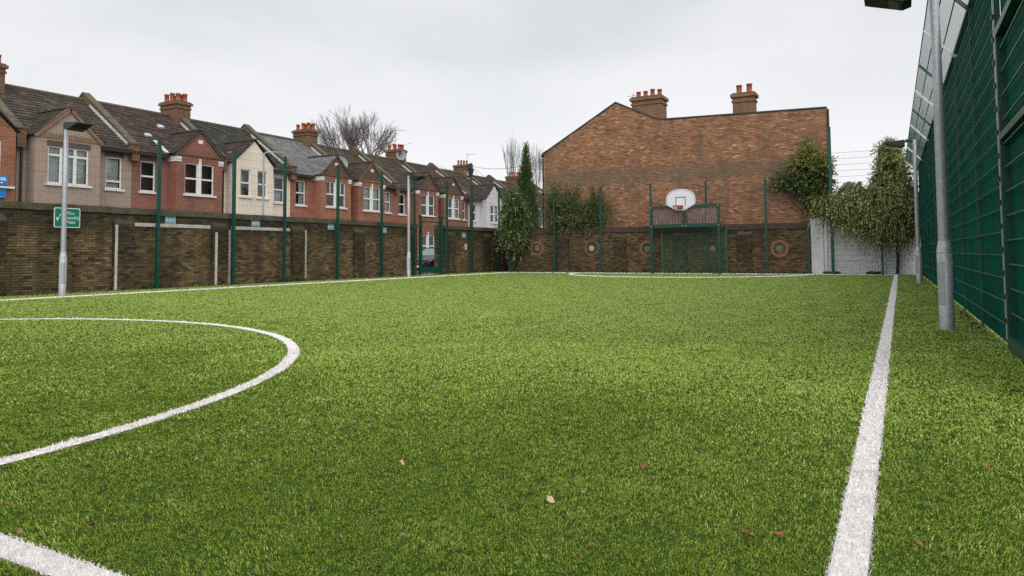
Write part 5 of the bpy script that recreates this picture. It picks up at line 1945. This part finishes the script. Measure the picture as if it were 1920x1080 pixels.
# bare trees behind the houses
def bare_tree(lab, base, h, spread, depth, seed, r0, group=None, step=0.2, opn=0.45, tk=0.34, lift=0.16):
    t = thing('bare_tree', lab, 'tree', base, group)
    q = random.Random(seed)
    tr_, cr = MB(), MB()
    b0 = Vector(base)
    th = h * tk
    tr_.tube([b0, b0 + Vector((0, 0, th))], [r0, r0 * .75], 8)

    def grow(p, d_, L_, r_, lev):
        m_ = cr
        e = p + d_ * L_ + Vector((q.uniform(-.1, .1), q.uniform(-.1, .1), 0.05)) * L_
        mid = p.lerp(e, .5) + Vector((q.uniform(-.07, .07), q.uniform(-.07, .07), q.uniform(-.02, .06))) * L_
        m_.tube([p, mid, e], [r_, r_ * .82, r_ * .62], 5 if lev < 2 else 3, cap=False)
        if lev >= depth:
            return
        n = 3 if lev < 3 else 2 + (q.random() < 0.55)
        for k in range(n):
            ax = Vector((q.gauss(0, 1), q.gauss(0, 1), q.gauss(0, .35)))
            nd = (d_ + ax * spread * (0.55 if lev else 0.75) + Vector((0, 0, lift))).normalized()
            st_ = mid.lerp(e, q.uniform(0.2, 1.0))
            grow(st_ if k else e, nd, L_ * q.uniform(0.62, 0.84), r_ * (0.60 if k else 0.66), lev + 1)

    n0 = 9 if opn > 0.5 else 5
    for k in range(n0):
        a = 2 * math.pi * k * 0.382 + q.uniform(-.3, .3)
        op = opn * (0.15 + 0.85 * (k + 0.5) / n0) * 1.25
        grow(b0 + Vector((0, 0, th * q.uniform(.85, 1))), Vector((math.cos(a) * op, math.sin(a) * op, 1)).normalized(), h * step, r0 * .5, 0)
    tr_.build('trunk', 'bare_bark', t)
    cr.build('crown', 'bare_bark', t)


bare_tree('big leafless tree behind the terrace roofs', (-47, 54.3, -0.3), 17.2, 0.56, 6, 15, 0.24, step=0.125, opn=0.85, tk=0.50, lift=0.10)
bare_tree('slim leafless tree just left of the tall cypress', (-37.8, 70, -0.3), 15.5, 0.10, 4, 6, 0.09, step=0.19, opn=0.14)
bare_tree('slim leafless tree between the cypress and the big gable', (-35.5, 71.6, -0.3), 14.6, 0.10, 4, 8, 0.09, step=0.19, opn=0.14)

# weeds and leaf litter
def tuft_patch(name, lab, cat, ranges, n, L_, mat, seed, up=1.0, kind='stuff', flat=False):
    q = np.random.default_rng(seed)
    pts, k_ = [], [int(n * r_[2]) for r_ in ranges]
    for (p0, p1, f_), c in zip(ranges, k_):
        t_ = q.random(c)[:, None]
        P = np.array(p0) * (1 - t_) + np.array(p1) * t_
        P[:, :2] += q.normal(0, 0.035, (c, 2))
        pts.append(P)
    P = np.concatenate(pts)
    n = len(P)
    dr = q.normal(0, 0.6, (n, 3))
    dr[:, 2] = (np.abs(q.normal(0, .4, n)) + up) if not flat else q.normal(0, .12, n)
    Ls = L_ * q.uniform(.4, 1.5, n)
    V, T, Rn = leaf_cloud(n, P, dr, Ls, Ls * (0.35 if not flat else 0.6), q.random(n))
    o_ = link(name, fast_mesh(name, V, T, Rn, mat))
    props(o_, lab, cat, kind=kind)


tuft_patch('weeds', 'straggly green weeds along the feet of the walls', 'weeds',
           [((-19.1, 12.9, 0), (-19.1, 13.5, 0), .10), ((-19.05, 17.9, 0), (-19.05, 19.2, 0), .14), ((-19.05, 30.4, 0), (-19.05, 31.3, 0), .18), ((-2.75, 31.85, 0), (-2.2, 31.85, 0), .14), ((-1.15, 31.85, 0), (-.75, 31.85, 0), .16),
            ((-12.3, 31.8, 0), (-11, 31.8, 0), .10), ((-19.1, 9, 0), (-19.1, 34, 0), .12), ((-4.4, 31.8, 0), (-3.3, 31.8, 0), .06)], 1500, 0.12, 'weed', 41)
tuft_patch('leaf_litter', 'brown leaf litter along the foot of the right fence', 'leaf litter',
           [((FR(8.5) - .10, 8.5, .03), (FR(13) - .08, 13, .03), .5), ((FR(11) - .06, 11, .03), (FR(20) - .04, 20, .03), .4), ((-19.0, 8.6, .02), (-19.0, 11, .02), .1)], 190, 0.04, 'litter', 42, flat=True)

# fallen leaves, one by one
LEAVES = [(-4.32, 2.23, .75, 1.0, 'pale brown leaf inside the centre circle near the left edge'), (-3.06, 1.67, .25, .8, 'small dark leaf just outside the circle at far left'),
          (-2.9, 1.46, .3, .9, 'reddish upright leaf at the left edge above the halfway line'), (-2.59, 1.34, .35, .8, 'small leaf lying on the white halfway line'),
          (-2.47, 1.43, .55, .8, 'light brown leaf beside the orange leaf, bottom left'), (-2.43, 1.48, .15, 1.0, 'bright orange-red leaf at the bottom left'),
          (-2.76, 2.15, .7, .8, 'tan leaf below the middle of the circle line'), (-3.81, 4.13, .6, .9, 'brown leaf right of the rightmost bend of the circle'),
          (-1.59, 2.0, .3, .9, 'rust brown leaf left of the bottom centre'), (-1.37, 1.69, .0, 1.1, 'dark brown leaf at the bottom edge left of centre'),
          (-1.57, 1.83, .2, .9, 'orange-brown leaf at the bottom, left of the pale curled one'), (-1.44, 1.9, .95, 1.0, 'pale curled leaf at the bottom left of centre'),
          (-1.93, 2.53, .8, .8, 'pale tan leaf in the left middle of the turf'), (-2.51, 4.57, .8, .9, 'small pale leaf in the middle of the pitch'),
          (-1.14, 2.03, .1, .8, 'small reddish leaf at the bottom centre'), (-1.16, 2.42, .85, 1.1, 'pinkish beige leaf right of the bottom centre'),
          (-1.09, 2.56, .75, .7, 'tiny tan leaf just above the pinkish beige one'), (-0.99, 3.0, .1, 1.0, 'dark brown leaf centre right of the turf'),
          (-0.97, 3.19, .3, .8, 'rusty leaf beside the dark one, centre right'), (-1.36, 6.91, .7, 1.2, 'distant tan leaf in the right half of the pitch'),
          (-0.49, 3.81, .7, .8, 'tan leaf left of the right touchline, halfway down'), (-0.45, 2.41, .05, 1.5, 'large dark red curled leaf near the right touchline'),
          (-0.37, 2.48, .2, 1.0, 'brown leaf standing beside the large dark red one'), (0.3, 3.65, .3, .9, 'brown leaf on the turf strip at the right edge'),
          (0.14, 4.37, .2, .7, 'small brown leaf on the strip right of the touchline'), (0.02, 2.56, .3, .9, 'reddish leaf just right of the touchline, bottom right'),
          (-0.87, 2.09, .15, .8, 'small red-brown leaf at the bottom right of centre'), (-1.9, 3.76, .65, .7, 'faint tan leaf above the centre of the turf')]
for k, (lx, ly, rv, sc_, lab) in enumerate(LEAVES):
    q = random.Random(100 + k)
    L_, Wd = 0.037 * sc_, 0.024 * sc_
    n = 7
    a = q.uniform(0, 6.28)
    cup = q.uniform(0.2, 0.7)
    b_ = MB()
    b_.cr = rv
    rows = []
    for i in range(n):
        t_ = i / (n - 1)
        w = Wd * math.sin(math.pi * min(1, t_ * 0.94 + 0.06)) ** 0.8 * (1 + 0.15 * q.uniform(-1, 1))
        x0 = (t_ - .5) * L_
        zc_ = 0.026 + 0.010 * math.sin(t_ * 3 + k) + q.uniform(0, .003)
        rows.append([(x0, -w / 2, zc_ + cup * w * .5), (x0, 0, zc_), (x0, w / 2, zc_ + cup * w * q.uniform(.2, .6))])
    ca, sa = math.cos(a), math.sin(a)
    rows = [[(lx + p[0] * ca - p[1] * sa, ly + p[0] * sa + p[1] * ca, p[2]) for p in r_] for r_ in rows]
    for i in range(n - 1):
        for j in range(2):
            b_.face([rows[i][j], rows[i + 1][j], rows[i + 1][j + 1], rows[i][j + 1]])
    p0 = rows[0][1]
    b_.tube([p0, (p0[0] - 0.012 * ca, p0[1] - 0.012 * sa, p0[2] + 0.004)], 0.0008, 3)
    props(b_.build('fallen_leaf', 'deadleaf', base=(lx, ly, 0)), lab, 'leaf', 'fallen leaves on the turf')
